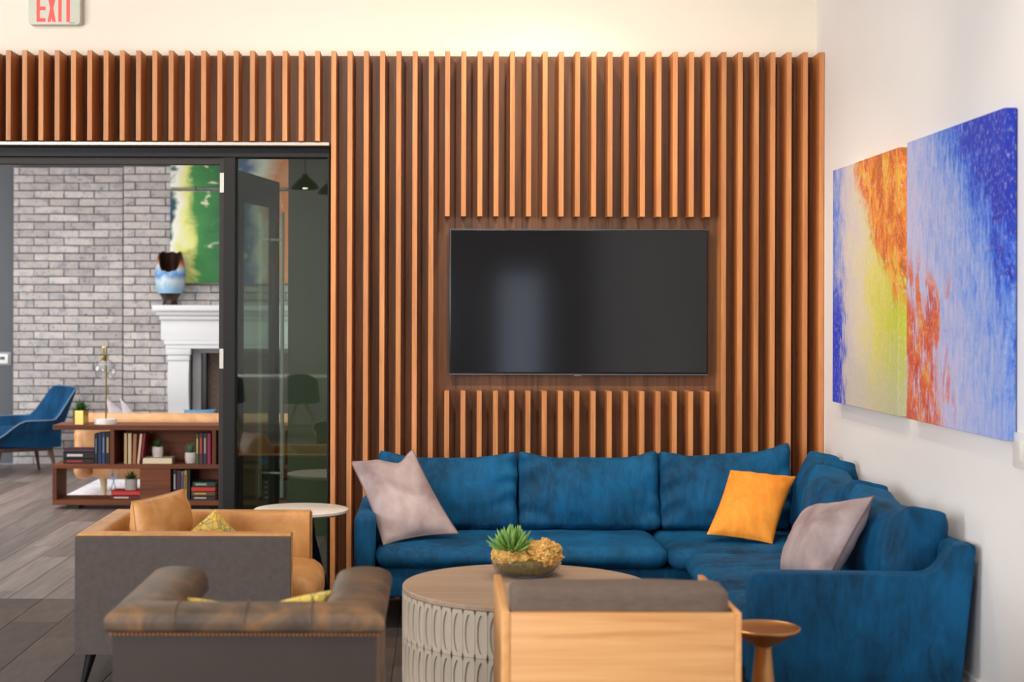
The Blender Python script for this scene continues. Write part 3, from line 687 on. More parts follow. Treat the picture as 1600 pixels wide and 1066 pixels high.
# ------------------------------------------------------------------ brown leather armchair with rolled top (seen from behind)
def leather(name, c1, c2, c3, rough=.45, sc=4):
    m, nt, b = newmat(name); g = G(nt); o = g.coord(); n = g.noise(o, sc, 6, .65, .8); n2 = g.noise(o, 120, 3)
    nt.links.new(g.ramp(n, [(.32, c1), (.52, c2), (.74, c3)]), b.inputs['Base Color']); b.inputs['Roughness'].default_value = rough
    g.bump(b, g.m('ADD', g.m('MULTIPLY', g.noise(o, 14, 4), .8), g.m('MULTIPLY', n2, .2)), .25, .008); return m
m_brown = leather('worn_brown_leather', C(62, 50, 41), C(96, 76, 58), C(150, 102, 56), .48, 7)
m_brown_back = mat('brown_leather_panel', C(54, 43, 37), .55, var=.12, vs=5, bump=.15, bs=120)
ly0, lz = 4.56, .725
lx0, lx1 = X(176, 4.55), X(590, 4.55)
la = thing('leather_armchair', 'dark brown worn leather armchair with rolled top and nailhead trim', 'armchair', ((lx0+lx1)/2, 4.95, 0))
path = [(lx0, 5.30), (lx0, ly0), (lx1, ly0), (lx1, 5.30)]
th = .155
panel_p = [(0, .12), (0, lz-.065), (-th, lz-.065), (-th, .12)]
roll_p = rpoly([(.020, lz-.068), (.024, lz-.02), (-.02, lz+.002), (-.11, lz+.004), (-.172, lz-.02), (-.176, lz-.085), (-.15, lz-.09)], [.012, .03, .05, .05, .03, .02, .0])
pan = sweep(path, panel_p, 1); rol = sweep(path, roll_p, 1)
for k, nm in enumerate(('arm', 'back', 'arm')):
    p_ = part(nm, pan[k], m_brown_back if k == 1 else m_brown, la); part('rolled_top', rol[k], m_brown, p_, True, 60)
part('seat_cushion', soft_box((lx0+th+.004, ly0+th+.003, .22), (lx1-th-.004, 5.34, .44), .05, (0, .02, .02), 14, .004), m_brown, la)
nails = MB()
for k in range(64):
    x = lx0-.004+(lx1-lx0+.008)*k/63
    for i in range(1): nails.add(*(lambda c, r: ([(c[0]+r*math.cos(2*PI*j/8)*s, c[1]-h, c[2]+r*math.sin(2*PI*j/8)*s) for s, h in ((1, 0), (.7, .003)) for j in range(8)]+[(c[0], c[1]-.0042, c[2])], [(j, (j+1) % 8, 8+(j+1) % 8, 8+j) for j in range(8)]+[(8+j, 8+(j+1) % 8, 16) for j in range(8)]))((x, ly0-.0005, lz-.078), .0045))
nl = part('nailhead_trim', nails, mat('copper_nail', C(186, 122, 78), .35, .8), la); nl['kind'] = 'stuff'
part('welt', MB().tube([(lx0-.006, ly0-.006, lz-.068), (lx1+.006, ly0-.006, lz-.068)], .005, 6), m_brown, la)
for fx in (.235, .5, .75):      # stitched seams across the rolled top
    x = lx0+(lx1-lx0)*fx
    pts = [(x, ly0-o*1.0, z+.0008) for (o, z) in roll_p[6:26]]
    part('seam', MB().tube(pts, .0035, 6), m_brown, la)
for x in (lx0+.03, lx1-.03):
    for y in (ly0+.03, 5.24): part('leg', MB().tube([(x, y, 0), (x, y, .125)], .016, 8, r1=.024), m_blackmetal, la)
# ------------------------------------------------------------------ patterned pillows
def mosaic():
    m, nt, b = newmat('mosaic_print'); g = G(nt); o = g.coord(); sc = 34
    e = g.vor(o, sc, 'DISTANCE_TO_EDGE'); n = nt.nodes.new('ShaderNodeTexVoronoi'); nt.links.new(o, n.inputs['Vector']); n.inputs['Scale'].default_value = sc
    f = g.sep(n.outputs['Color'])[0]; big = g.noise(o, 7, 2)
    c = g.ramp(g.m('ADD', g.m('MULTIPLY', f, .35), g.m('MULTIPLY', g.m('SUBTRACT', big, .3), 1.3)), [(.12, C(150, 168, 150)), (.3, C(214, 190, 96)), (.62, C(238, 200, 96)), (.8, C(222, 110, 76))])
    c = g.mix(g.sm(e, .012, .04), C(84, 74, 46), c); nt.links.new(c, b.inputs['Base Color']); b.inputs['Roughness'].default_value = .85; return m
m_mosaic = mosaic()
throw('throw_pillow', 'yellow mosaic print pillow lying inside the brown leather armchair',
      (P(277, 934, 4.88), P(521, 922, 4.90), Vector((-.38, 4.98, .47)), Vector((-.79, 4.98, .47))), .12, m_mosaic, None, 'mosaic print pillows', 4, .5, .10, .055, 0, .5)
throw('throw_pillow', 'yellow mosaic print pillow inside the grey and tan armchair',
      (P(338, 796, 6.98), P(392, 850, 7.10), Vector((-1.02, 7.0, .47)), Vector((-1.26, 6.86, .50))), .10, m_mosaic, None, 'mosaic print pillows', 5, .5, .06)
# ------------------------------------------------------------------ grey and tan armchair facing the coffee table
m_tan = leather('tan_leather', C(178, 118, 56), C(204, 146, 82), C(222, 168, 104), .5, 4)
m_tweed2 = mat('grey_upholstery', C(86, 76, 71), .92, var=.16, vs=40, bump=.4, bs=350)
ax0, ax1, ay0, ay1, az = X(118, 6.53), X(455, 6.53), 6.53, 7.35, .66
ac = thing('club_armchair', 'grey upholstered club armchair with tan leather inside, near the glass door', 'armchair', ((ax0+ax1)/2, (ay0+ay1)/2, 0))
path = [(ax1, ay0), (ax0, ay0), (ax0, ay1), (ax1+.02, ay1)]
outer = rpoly([(0, .145), (0, az-.012), (-.02, az-.012), (-.02, .145)], [0, .012, .0, 0]); inner = rpoly([(-.004, az-.012), (-.01, az), (-.095, az), (-.105, az-.03), (-.105, .145), (-.021, .145), (-.021, az-.013)], [.006, .012, .03, .03, 0, 0, 0])
so, si = sweep(path, outer, -1), sweep(path, inner, -1)
for k, nm in enumerate(('arm', 'back', 'arm')):
    q = part(nm, si[k], m_tan, ac, True, 50); part('outer_panel', so[k], m_tweed2, q, True, 50)
for y in (ay0+.05, ay1-.05):
    part('welt', MB().tube([(ax1+(.022 if y > 7 else .002), y-.045*(1 if y < 7 else -1)*0+(.04 if y > 7 else -.04)*.9, .15), (ax1+(.022 if y > 7 else .002), y+(.04 if y > 7 else -.04)*.9, az-.01)], .005, 6), m_tan, ac)
part('seat_base', MB().box((ax0+.106, ay0+.106, .15), (ax1-.01, ay1-.106, .275), .01), m_tweed2, ac)
part('seat_cushion', soft_box((ax0+.108, ay0+.108, .276), (ax1+.09, ay1-.108, .455), .07, (.02, 0, .012), 16, .005), m_tan, ac)
for x, s in ((ax0+.06, -1), (ax1-.07, 1)):
    for y, q in ((ay0+.06, -1), (ay1-.06, 1)):
        part('leg', MB().tube([(x+s*.035, y+q*.015, 0), (x, y, .15)], .012, 10, r1=.024), m_blackmetal, ac)
mb, rim = pillow(P(207, 786, 6.78), P(287, 766, 7.12), Vector((-1.16, 7.20, .455)), Vector((-1.30, 6.68, .46)), .22, seed=8, power=.45, pinch=.03)
bcu = part('back_cushion', mb, m_tan, ac); part('piping', MB().tube(rim, .004, 6, True), m_tan, bcu)
# ------------------------------------------------------------------ white side table
sx, sy, sz = -.70, 7.87, .595
st = thing('side_table', 'round white marble side table on black cone between armchair and sofa', 'table', (sx, sy, 0))
m_marble = mat('white_marble', C(238, 230, 222), .3, var=.07, vs=6, stretch=(1, 6, 1))
part('top', MB().lathe([(0, -.024), (.225, -.024), (.240, -.014), (.242, -.002), (.238, 0), (0, 0)], (sx, sy, sz), 56), m_marble, st)
part('cone_base', MB().lathe([(0, 0), (.185, 0), (.185, .012), (.075, .45), (.06, .57), (0, .57)], (sx, sy, 0), 40), m_blackmetal, st)
# ------------------------------------------------------------------ far room: bookcase and what stands on it
m_walnut = wood('dark_walnut', C(88, 42, 18), C(136, 72, 34), 0, .65, 26, .06); m_walnut_z = wood('dark_walnut_upright', C(84, 40, 17), C(128, 66, 31), 2, .65, 26, .06)
by0, by1 = 12.40, 12.74
def bX(px): return X(px, by0)
def bZ(py): return Z(py, by0)
bk = thing('bookcase', 'low open walnut bookcase with staggered compartments behind tan sofa', 'bookcase', (bX(270), 12.57, 0))
bk['label'] = 'low open walnut bookcase with staggered shelves seen through the doorway'
zt1, zt0 = bZ(666), bZ(673.5); zm1, zm0 = bZ(727), bZ(734); zl1, zl0 = bZ(783), bZ(791)
xl, xr = bX(82.5), -1.10
part('top_board', MB().box((xl, by0-.0, zt0), (xr, by1, zt1), .003), m_walnut, bk, False)
part('middle_shelf', MB().box((xl, by0, zm0), (xr, by1, zm1), .003), m_walnut, bk, False)
part('bottom_shelf', MB().box((xl, by0, zl0), (xr, by1, zl1), .003), m_walnut, bk, False)
def up(px0, px1, lo, y0=by0, y1=by1, nm='upright'):
    z0, z1 = (zl1, zm0) if lo else (zm1, zt0)
    part(nm, MB().box((bX(px0), y0, z0), (bX(px1), y1, z1), .002), m_walnut_z, bk, False)
up(82.5, 89, True); up(172.5, 179, False); up(332, 338, False); up(440, 446, False)
part('door_panel', MB().box((bX(219), by0+.004, zl1), (bX(267), by0+.024, zm0), .002), m_walnut, bk, False)
up(219, 225, True, by0+.026); up(261, 267, True, by0+.026); up(400, 406, True)
part('back_panel', MB().box((bX(179), by1-.012, zm1), (xr, by1, zt0)), m_walnut, bk, False)
part('back_panel', MB().box((bX(267), by1-.012, zl1), (xr, by1, zm0)), m_walnut, bk, False)
for x in (bX(110), bX(270), xr-.15):
    part('plinth', MB().box((x-.05, by0+.09, 0), (x+.05, by1-.06, zl0)), m_blackmetal, bk, False)
m_page = mat('book_pages', C(226, 214, 190), .9)
bmats = {}
def bmat_(c):
    if c not in bmats: bmats[c] = mat('book_cloth_%d_%d_%d' % c, C(*c), .6)
    return bmats[c]
def book(px0, px1, py0, py1, c, label, group, lying=False, lean=0, title=None, dep=.16, front=.03, base=None):
    x0, x1 = bX(px0), bX(px1); z0 = base; z1 = base+(py1-py0)*by0/F; y0 = by0+front; y1 = y0+dep
    r = thing('book', label, 'book', ((x0+x1)/2, (y0+y1)/2, z0), group); e = .0025; t_ = .003
    L_ = Matrix.Translation((x1 if lean > 0 else x0, 0, z0)) @ Matrix.Rotation(lean, 4, 'Y') @ Matrix.Translation((-(x1 if lean > 0 else x0), 0, -z0))
    mb = MB()
    if lying:
        mb.box((x0, y0, z0), (x1, y1, z0+e), M=L_).box((x0, y0, z1-e), (x1, y1, z1), M=L_).box((x0, y0, z0), (x1, y0+t_, z1), M=L_)
        part('cover', mb, bmat_(c), r, False); part('pages', MB().box((x0+.004, y0+t_, z0+e), (x1-.004, y1-.004, z1-e), M=L_), m_page, r, False)
        tb = (x0+(x1-x0)*.12, z0+(z1-z0)*.32, x0+(x1-x0)*.62, z0+(z1-z0)*.68)
    else:
        mb.box((x0, y0, z0), (x0+e, y1, z1), M=L_).box((x1-e, y0, z0), (x1, y1, z1), M=L_).box((x0, y0, z0), (x1, y0+t_, z1), M=L_)
        part('cover', mb, bmat_(c), r, False); part('pages', MB().box((x0+e, y0+t_, z0+.004), (x1-e, y1-.004, z1-.004), M=L_), m_page, r, False)
        tb = (x0+(x1-x0)*.3, z0+(z1-z0)*.35, x0+(x1-x0)*.7, z0+(z1-z0)*.85)
    if title: part('spine_title', MB().box((tb[0], y0-.0008, tb[1]), (tb[2], y0, tb[3]), M=L_), bmat_(title), r, False)
G1 = 'books on the walnut bookcase'
def stack(items, px0, px1, base, where):
    z = base
    for (h, c, nm, ti, a, b) in items:
        book(px0+a, px1+b, 0, h, c, nm+' '+where, G1, True, 0, ti, .17, .03, z); z += h*by0/F+.0006
stack([(8, (44, 24, 30), 'black book with red title, lowest', (170, 50, 40), 0, 0), (10.5, (26, 24, 28), 'thick black book with white title, middle', (214, 210, 206), 0, 1), (4.5, (84, 50, 74), 'thin purple book, topmost', None, 1, 0)], 98, 146, zm1, 'of the stack by blue books')
def row(items, base, where):
    for (a, b, top, c, nm, ti, ln) in items:
        book(a, b, top, bk_py, c, nm+' '+where, G1, False, ln, ti, .16, .03, base)
bk_py = 727
row([(146.5, 152, 680, (24, 30, 44), 'upright near black book', (90, 110, 140), 0), (152.3, 158, 678.5, (36, 58, 96), 'upright dark blue book', None, 0), (158.3, 163.5, 678, (44, 70, 116), 'upright brighter blue book', (110, 140, 180), 0), (163.8, 171, 678, (28, 26, 30), 'upright black book with tan title', (190, 150, 90), 0)], zm1, 'beside the bookcase upright')
row([(193, 198, 679, (206, 170, 118), 'upright ochre book', None, 0), (199, 205, 679, (214, 186, 150), 'upright cream book', None, 0), (206, 212, 680, (168, 112, 80), 'upright brown book', None, .03), (213, 217.5, 680, (232, 192, 164), 'leaning pale pink book', None, .10), (218, 222, 679, (128, 28, 44), 'leaning crimson book', None, .11)], zm1, 'left of the cream lying book')
stack([(9.5, (238, 220, 186), 'cream book', None, 0, 0)], 220, 268, zm1, 'lying under a small potted plant')
row([(305.5, 310, 680, (76, 96, 60), 'narrow green book', (220, 190, 90), 0), (310.3, 316.5, 679, (84, 40, 52), 'patterned maroon book', (200, 70, 80), 0), (316.8, 323, 679, (44, 50, 58), 'charcoal book with floral spine', (190, 150, 130), 0), (323.3, 329, 679, (150, 32, 70), 'magenta book', None, 0)], zm1, 'beside grey potted succulent')
bk_py = 783
row([(270, 275, 736, (30, 30, 34), 'upright black book', (190, 190, 190), 0), (275.3, 282, 737, (72, 36, 60), 'upright plum book', None, 0), (282.3, 287, 738, (120, 116, 128), 'upright grey book', (60, 60, 80), 0), (287.3, 292, 737, (196, 160, 66), 'upright yellow book', (90, 60, 30), 0), (292.3, 297, 736, (24, 24, 28), 'upright slim black book', None, 0)], zl1, 'on the bottom shelf')
stack([(6, (44, 38, 40), 'black book with pale title, lowest', (200, 190, 180), 0, 0), (7, (96, 70, 44), 'brown gilt book', (200, 160, 80), 0, 0), (7, (206, 48, 40), 'bright red book', None, 0, 0), (8, (40, 62, 56), 'dark green book, topmost', (150, 170, 150), 2, 0)], 299, 336, zl1, 'in the bottom shelf stack of four')
stack([(6.5, (96, 24, 30), 'dark red book with white title', (220, 190, 180), 0, 0), (7, (206, 52, 48), 'bright red book', None, 1, 0)], 172, 218, zl1, 'under the grey pot')
stack([(8, (30, 32, 40), 'black book', (200, 190, 170), 0, 0), (8, (46, 40, 44), 'charcoal book', (190, 150, 90), 0, 0), (8, (36, 36, 44), 'navy book', (180, 160, 110), 0, 0), (7, (60, 40, 34), 'brown book', (210, 170, 90), 0, 0)], 409, 449, zl1, 'in the stack seen through the sidelight')
stack([(9, (22, 98, 168), 'blue book', None, 0, 0)], 407, 439, zm1, 'lying behind the sidelight glass')
# pots
m_conc = mat('concrete', C(186, 182, 178), .85, var=.12, vs=18); m_marb2 = mat('marbled_ceramic', C(222, 214, 208), .5, var=.2, vs=30)
m_leafd = mat('dark_leaf', C(52, 92, 40), .5, var=.3, vs=30); m_leafg = mat('grey_leaf', C(110, 140, 116), .55, var=.25, vs=30)
def rosette(c, n, ln, r, tmax, seed):
    rs = random.Random(seed); mb = MB()
    for k in range(n):
        ti = math.radians(10+tmax*((k+.5)/n)); az = k*2.4+rs.uniform(-.3, .3); l = ln*rs.uniform(.75, 1.1)
        d = Vector((math.sin(ti)*math.cos(az), math.sin(ti)*math.sin(az), math.cos(ti))); up_ = Vector((0, 0, 1)); s_ = d.cross(up_).normalized(); q = s_.cross(d)
        c0 = Vector(c); pts = [c0-s_*r*.5, c0+s_*r*.5, c0+d*l*.55+s_*r+q*.2*r, c0+d*l+up_*l*.12, c0+d*l*.55-s_*r+q*.2*r, c0+d*l*.5+q*r*.7, c0+d*l*.5-q*r*.35]
        mb.add(pts, [(0, 1, 2, 5), (5, 2, 3), (5, 3, 4), (0, 5, 4), (1, 0, 6), (1, 6, 2), (6, 3, 2), (6, 4, 3), (0, 4, 6)])
    return mb
def pot(label, px, r, h, base, m, leafm, ln, prof=None, n=20, tm=70, sides=24, y=None):
    x = bX(px); y = y or by0+.12; t_ = thing('potted_plant', label, 'plant', (x, y, base), 'small potted plants on the bookcase')
    prof = prof or [(0, 0), (r*.82, 0), (r*.9, h*.1), (r, h*.55), (r*.96, h), (r*.85, h), (r*.85, h*.85), (0, h*.85)]
    part('pot', MB().lathe(prof, (x, y, base), sides), m, t_, True, 25); part('foliage', rosette((x, y, base+h*.9), n, ln, .011, tm, int(px)), leafm, t_, False)
k = by0/F
pot('dark green succulent in faceted brass pot on bookcase top', 121, 12.5*k, 22*k, zt1, m_brass, m_leafd, .10, [(0, 0), (11*k, 0), (12.5*k, 0), (12.5*k, 22*k), (11.5*k, 22*k), (11.5*k, 19*k), (0, 19*k)], 34, 75, 6)
pot('small green plant in marbled white pot on cream book', 243, 9*k, 16*k, zm1+9.5*k+.001, m_marb2, m_leafd, .07, None, 16, 45)
pot('grey green succulent in marbled pot beside the magenta book row', 295, 9.5*k, 17*k, zm1, m_marb2, m_leafg, .085, None, 18, 50)
pot('green plant in plain grey cylinder pot on red books', 201, 9.5*k, 17*k, zl1+13.5*k+.0022, m_conc, m_leafd, .075, [(0, 0), (9.5*k, 0), (9.5*k, 17*k), (8.3*k, 17*k), (8.3*k, 14*k), (0, 14*k)], 22, 75)
# blue cord bow hanging under the middle shelf
cb = Vector((bX(176), by0+.04, zm0)); mb = MB()
mb.tube([cb+Vector((0, 0, 0)), cb+Vector((-.008, 0, -.06)), cb+Vector((.004, 0, -.10))], .004, 6)
for s_ in (-1, 1):
    mb.tube([cb+Vector((.004, 0, -.10)), cb+Vector((s_*.035, 0, -.06)), cb+Vector((s_*.028, .01, -.03)), cb+Vector((.004, 0, -.10))], .004, 6)
    mb.tube([cb+Vector((.004, 0, -.10)), cb+Vector((s_*.018, 0, -.16)), cb+Vector((s_*.010, 0, -.235))], .004, 6)
single('cord_bow', mb, mat('blue_cord', C(150, 176, 214), .7), 'pale blue tied cord hanging under the middle shelf of bookcase', 'cord')
# table lamp
lx, ly = bX(159), by0+.15; lz0 = zt1; k = ly/F
tl = thing('table_lamp', 'brass table lamp with clear glass globe and marble base on bookcase', 'lamp', (lx, ly, lz0))
part('base', MB().lathe([(0, 0), (17.5*k, 0), (17.5*k, 7*k), (16.8*k, 8*k), (0, 8*k)], (lx, ly, lz0), 32), m_marble, tl)
part('stem', MB().tube([(lx+.004, ly, lz0+8*k), (lx+.004, ly, lz0+120*k)], 1.3*k, 8), m_brass, tl)
part('top_cap', MB().lathe([(0, 0), (6.5*k, 0), (6.5*k, 2*k), (0, 2*k)], (lx+.002, ly, lz0+119*k), 20), m_brass, tl)
part('hanger', MB().tube([(lx-.016, ly, lz0+119*k), (lx-.016, ly, lz0+103*k)], .8*k, 8), m_brass, tl)
part('socket', MB().lathe([(0, -5*k), (3*k, -4*k), (4.6*k, 0), (3*k, 4*k), (0, 5*k)], (lx-.014, ly, lz0+103*k), 16), m_brass, tl)
part('globe', blob((lx-.003, ly-.0, lz0+84*k), (17*k, 17*k, 17*k), 20, 0), m_clear, tl)
bulb = part('bulb', MB().lathe([(0, -9*k), (2.4*k, -8*k), (3.2*k, -4*k), (2*k, 2*k), (1.5*k, 6*k), (0, 6*k)], (lx-.012, ly, lz0+92*k), 12), m_clear, tl)
# tan sofa behind the bookcase
m_tan2 = leather('pale_tan_leather', C(196, 136, 84), C(218, 160, 108), C(232, 182, 134), .5, 3)
fy0, fy1 = 13.0, 13.85
fs = thing('tan_sofa', 'tan leather sofa with rounded end and wooden legs behind the bookcase', 'sofa', (-2.0, 13.4, 0))
zs0, zs1 = Z(752, fy0), Z(648, fy0)
sxl = X(112, fy0)
part('back', soft_box((sxl+.02, fy0, .35), (-.6, fy0+.20, zs1), .09, (0, .02, 0), 16, .004), m_tan2, fs)
part('arm', soft_box((sxl, fy0+.02, zs0), (sxl+.16, fy1, .62), .075, (.0, .02, 0), 16, .004), m_tan2, fs)
part('arm', soft_box((-.85, fy0+.02, zs0), (-.55, fy1, .66), .10, (.02, .02, 0), 12, .004), m_tan2, fs)
part('base', soft_box((sxl+.155, fy0+.03, zs0), (-.8, fy1-.02, .36), .06, (0, .01, 0), 12, .003), m_tan2, fs)
part('seat_cushion', soft_box((sxl+.165, fy0+.20, .36), (-.86, fy1, .50), .05, (0, 0, .015), 14, .004), m_tan2, fs)
m_legw = wood('pale_leg_wood', C(176, 150, 110), C(206, 182, 142), 2, .5, 30, .05)
for x, y in ((X(160, fy0)+.0, fy0+.10), (X(151, fy0+.3), fy1-.25), (-.75, fy0+.1), (-.75, fy1-.15)):
    part('leg', MB().tube([(x+.0, y, .0085), (x-.01, y, zs0+.03)], .018, 10, r1=.034), m_legw, fs)
m_pale = suede('pale_grey_linen', C(182, 176, 186), C(222, 218, 226))
throw('sofa_pillow', 'pale grey pointed pillow behind the brass lamp stem on tan sofa', (P(165, 621, 13.5), P(205, 655, 13.62), Vector((-2.62, 13.56, .525)), Vector((-2.86, 13.46, .525))), .10, m_pale, None, 'pale pillows on the tan sofa', 6)
throw('sofa_pillow', 'pale grey pointed pillow nearer the fireplace on tan sofa', (P(187, 621, 13.32), P(214, 665, 13.36), Vector((-2.38, 13.34, .505)), Vector((-2.66, 13.26, .505))), .12, m_pale, None, 'pale pillows on the tan sofa', 7)
throw('sofa_pillow', 'bright blue fringed pillow on the tan sofa before the fireplace', (P(288, 641, 13.5), P(338, 640, 13.5), Vector((-1.97, 13.4, .518)), Vector((-2.25, 13.4, .518))), .12, mat('blue_linen', C(80, 140, 176), .8, var=.2), None, None, 9)
rug = MB().box((-3.22, 12.86, 0), (-.7, 14.55, .008), .002)
def rugmat():
    m, nt, b = newmat('white_rug'); g = G(nt); n = g.noise(g.coord(), 5, 5, .6, 1.5)
    nt.links.new(g.mix(g.sm(g.m('ABSOLUTE', g.m('SUBTRACT', n, .5)), .0, .03), C(184, 190, 206), C(232, 230, 234)), b.inputs['Base Color']); b.inputs['Roughness'].default_value = .95; return m
single('area_rug', rug, rugmat(), 'white rug with faint blue grey veins under the tan sofa', 'rug')
# ------------------------------------------------------------------ blue lounge chair
lc = thing('lounge_chair', 'blue velvet wing lounge chair with pale piping and wooden legs', 'chair', (-4.02, 14.35, 0))
cx, cy = -4.10, 15.10
yaw = math.radians(32)
lc.location = (cx, cy, 0)
def W(f_, s_, z): # f_ forward (towards the left of the picture), s_ sideways (+ = nearer the camera)
    fx, fy = -math.cos(yaw), -math.sin(yaw); gx_, gy_ = math.sin(yaw), -math.cos(yaw)
    return Vector((cx+fx*f_+gx_*s_, cy+fy*f_+gy_*s_, z))
m_velvet2 = velvet('deep_blue_velvet', C(3, 42, 70), C(6, 78, 124), .3); m_pipe = mat('grey_piping', C(112, 130, 156), .7)
def sst(x): x = max(0, min(1, x)); return x*x*(3-2*x)
def shell(u, v, th):   # u 0..1 round the back from the far arm to the near arm, v 0..1 up, th outwards
    ctl = [(.40, -.33), (-.10, -.34), (-.27, -.26), (-.30, 0), (-.27, .26), (-.10, .34), (.40, .33)]
    t_ = u*6; i = min(5, int(t_)); w_ = t_-i; f_ = ctl[i][0]*(1-w_)+ctl[i+1][0]*w_; s_ = ctl[i][1]*(1-w_)+ctl[i+1][1]*w_
    a = abs(u-.5)*2
    top = .545+.30*(1-sst((a-.34)/.22))-.17*sst((a-.78)/.22); bot = .27+.03*sst((a-.6)/.4)
    z = bot+(top-bot)*v
    f_ -= .36*max(0, z-.42)*(1-sst((a-.5)/.3)) + .10*(v-.5)*0
    n_ = Vector((-(1-sst((a-.30)/.3)), (1 if u > .5 else -1)*sst((a-.2)/.3))); n_ = n_.normalized() if n_.length > 1e-6 else Vector((-1, 0))
    s_ += (.05*v)*(1 if u > .5 else -1)*sst((a-.2)/.4)-(.06*(1-v))*(1 if u > .5 else -1)*sst((a-.2)/.4)
    return W(f_+n_.x*th, s_+n_.y*th, z)
mb = MB().grid(lambda u, v: shell(u, v, 0), 48, 14).grid(lambda u, v: shell(u, v, .05), 48, 14)
mb.grid(lambda u, v: shell(u, 1, .05*v), 48, 1).grid(lambda u, v: shell(u, 0, .05*v), 48, 1).grid(lambda u, v: shell(0, u, .05*v), 14, 1).grid(lambda u, v: shell(1, u, .05*v), 14, 1)
part('shell', mb, m_velvet2, lc)
part('piping', MB().tube([shell(1, k/10, .05) for k in range(10)]+[shell(1-k/48, 1, .05) for k in range(49)]+[shell(0, 1-k/10, .05) for k in range(1, 11)], .007, 6), m_pipe, lc)
Mx = Matrix(((-math.cos(yaw), math.sin(yaw), 0, cx), (-math.sin(yaw), -math.cos(yaw), 0, cy), (0, 0, 1, 0), (0, 0, 0, 1)))
part('seat_cushion', soft_box((-.26, -.29, .28), (.44, .29, .45), .07, (.01, 0, .02), 14, .004, M=Mx), m_velvet2, lc)
m_legd = wood('walnut_leg', C(70, 50, 40), C(104, 78, 62), 2, .5, 30, .05)
part('seat_rail', MB().box((-.24, -.25, .235), (.34, .25, .275), .006, M=Mx), m_legd, lc)
for f_, s_ in ((.28, .24), (.28, -.24), (-.22, .24), (-.22, -.24)):
    part('leg', MB().tube([W(f_*1.22, s_*1.15, 0), W(f_, s_, .24)], .013, 8, r1=.024), m_legd, lc)
# ------------------------------------------------------------------ fireplace mantel, vase, art, thermostat
m_stone = mat('white_mantel', C(226, 226, 228), .7, var=.03, vs=3)
ym = 15.60; fp = thing('fireplace_mantel', 'white classical fireplace mantel on the brick chimney breast', 'fireplace', (FX, 15.7, 0))
def mw(px): return FX-X(px, ym)     # half width from left pixel
def slab(nm, px, py0, py1, y0, bev=.006): part(nm, MB().box((FX-mw(px), y0, Z(py1, ym)), (FX+mw(px), YC, Z(py0, ym)), bev), m_stone, fp)
slab('mantel_shelf', 240, 478, 487, 15.50); slab('crown_moulding', 245, 487.3, 494, 15.545, .012); slab('bed_moulding', 249, 494.3, 501, 15.575, .012)
slab('frieze', 251, 501.3, 533, 15.61); slab('frieze_base', 256, 533.3, 540, 15.595); slab('frieze_fillet', 258, 540.3, 546, 15.605)
for sgn in (-1, 1):
    def mx(px): return FX+sgn*mw(px)
    a, b_ = sorted((mx(259), mx(298)))
    part('capital', MB().box((a, 15.60, Z(556, ym)), (b_, YC, Z(546.3, ym)), .008), m_stone, fp)
    part('capital_neck', MB().box((a+.012, 15.612, Z(565, ym)), (b_-.012, YC, Z(556.3, ym)), .008), m_stone, fp)
    zt_ = Z(565.3, ym)
    def leg(u, v):
        ang = u*4; z = zt_*(1-v); bow = .035*math.sin(min(1, v*2.2)*PI)-.02*v
        y0 = 15.625-bow; x0_, x1_ = a+.02, b_-.02
        q = [(x0_, YC), (x0_, y0), (x1_, y0), (x1_, YC), (x0_, YC)]
        i = min(3, int(ang)); f_ = ang-i
        return (q[i][0]*(1-f_)+q[i+1][0]*f_, q[i][1]*(1-f_)+q[i+1][1]*f_, z)
    part('mantel_leg', MB().grid(leg, 4, 20), m_stone, fp)
    part('inner_slip', MB().box(tuple(min(p, q) for p, q in zip((mx(299), 15.70, 0), (mx(312), YC, Z(546, ym)))), tuple(max(p, q) for p, q in zip((mx(299), 15.70, 0), (mx(312), YC, Z(546, ym))))), mat('grey_slip', C(140, 140, 142), .6), fp, False)
    a2, b2 = sorted((mx(312), mx(319))); part('firebox_frame', MB().box((a2, 15.74, 0), (b2, YC, Z(552, ym))), m_black, fp, False)
part('inner_slip', MB().box((FX-mw(312), 15.70, Z(553, ym)), (FX+mw(312), YC, Z(546.3, ym))), mat('grey_slip', C(140, 140, 142), .6), fp, False)
def herring():
    m, nt, b = newmat('firebrick_herringbone'); g = G(nt); s_ = g.sep(g.coord()); zz = g.m('ABSOLUTE', g.m('SUBTRACT', g.m('FRACT', g.m('MULTIPLY', s_[0], 3.2)), .5))
    f = g.m('FRACT', g.m('ADD', g.m('MULTIPLY', s_[2], 14.0), g.m('MULTIPLY', zz, 5.0)))
    nt.links.new(g.mix(g.sm(f, .03, .12), C(70, 62, 56), C(112, 98, 88)), b.inputs['Base Color']); b.inputs['Roughness'].default_value = .95; return m
part('firebox_back', MB().box((FX-mw(319), YC+.0, 0), (FX+mw(319), YC+.009, Z(552, ym))), herring(), fp, False)
vx, vy, vz = X(266, 15.62), 15.62, Z(478, 15.60)+.001; k = 15.66/F
va = thing('ceramic_vase', 'blue glazed vase with brown torn rim and foot on white mantel', 'vase', (vx, vy, vz))
def vm():
    m, nt, b = newmat('blue_drip_glaze'); g = G(nt); o = g.coord(); z = g.sep(o)[2]; n = g.noise(g.mp(o, (14, 14, 4)), 1, 4, .6, .5)
    zz = g.m('ADD', z, g.m('MULTIPLY', g.m('SUBTRACT', n, .5), .16))
    c = g.ramp(g.m('MULTIPLY_ADD', zz, 2.2, .5), [(.1, C(150, 196, 224)), (.3, C(206, 220, 226)), (.42, C(84, 142, 206)), (.58, C(176, 200, 216)), (.7, C(196, 122, 60)), (.86, C(92, 50, 30))])
    nt.links.new(c, b.inputs['Base Color']); b.inputs['Roughness'].default_value = .2; return m
m_dkc = mat('dark_brown_glaze', C(52, 32, 26), .22)
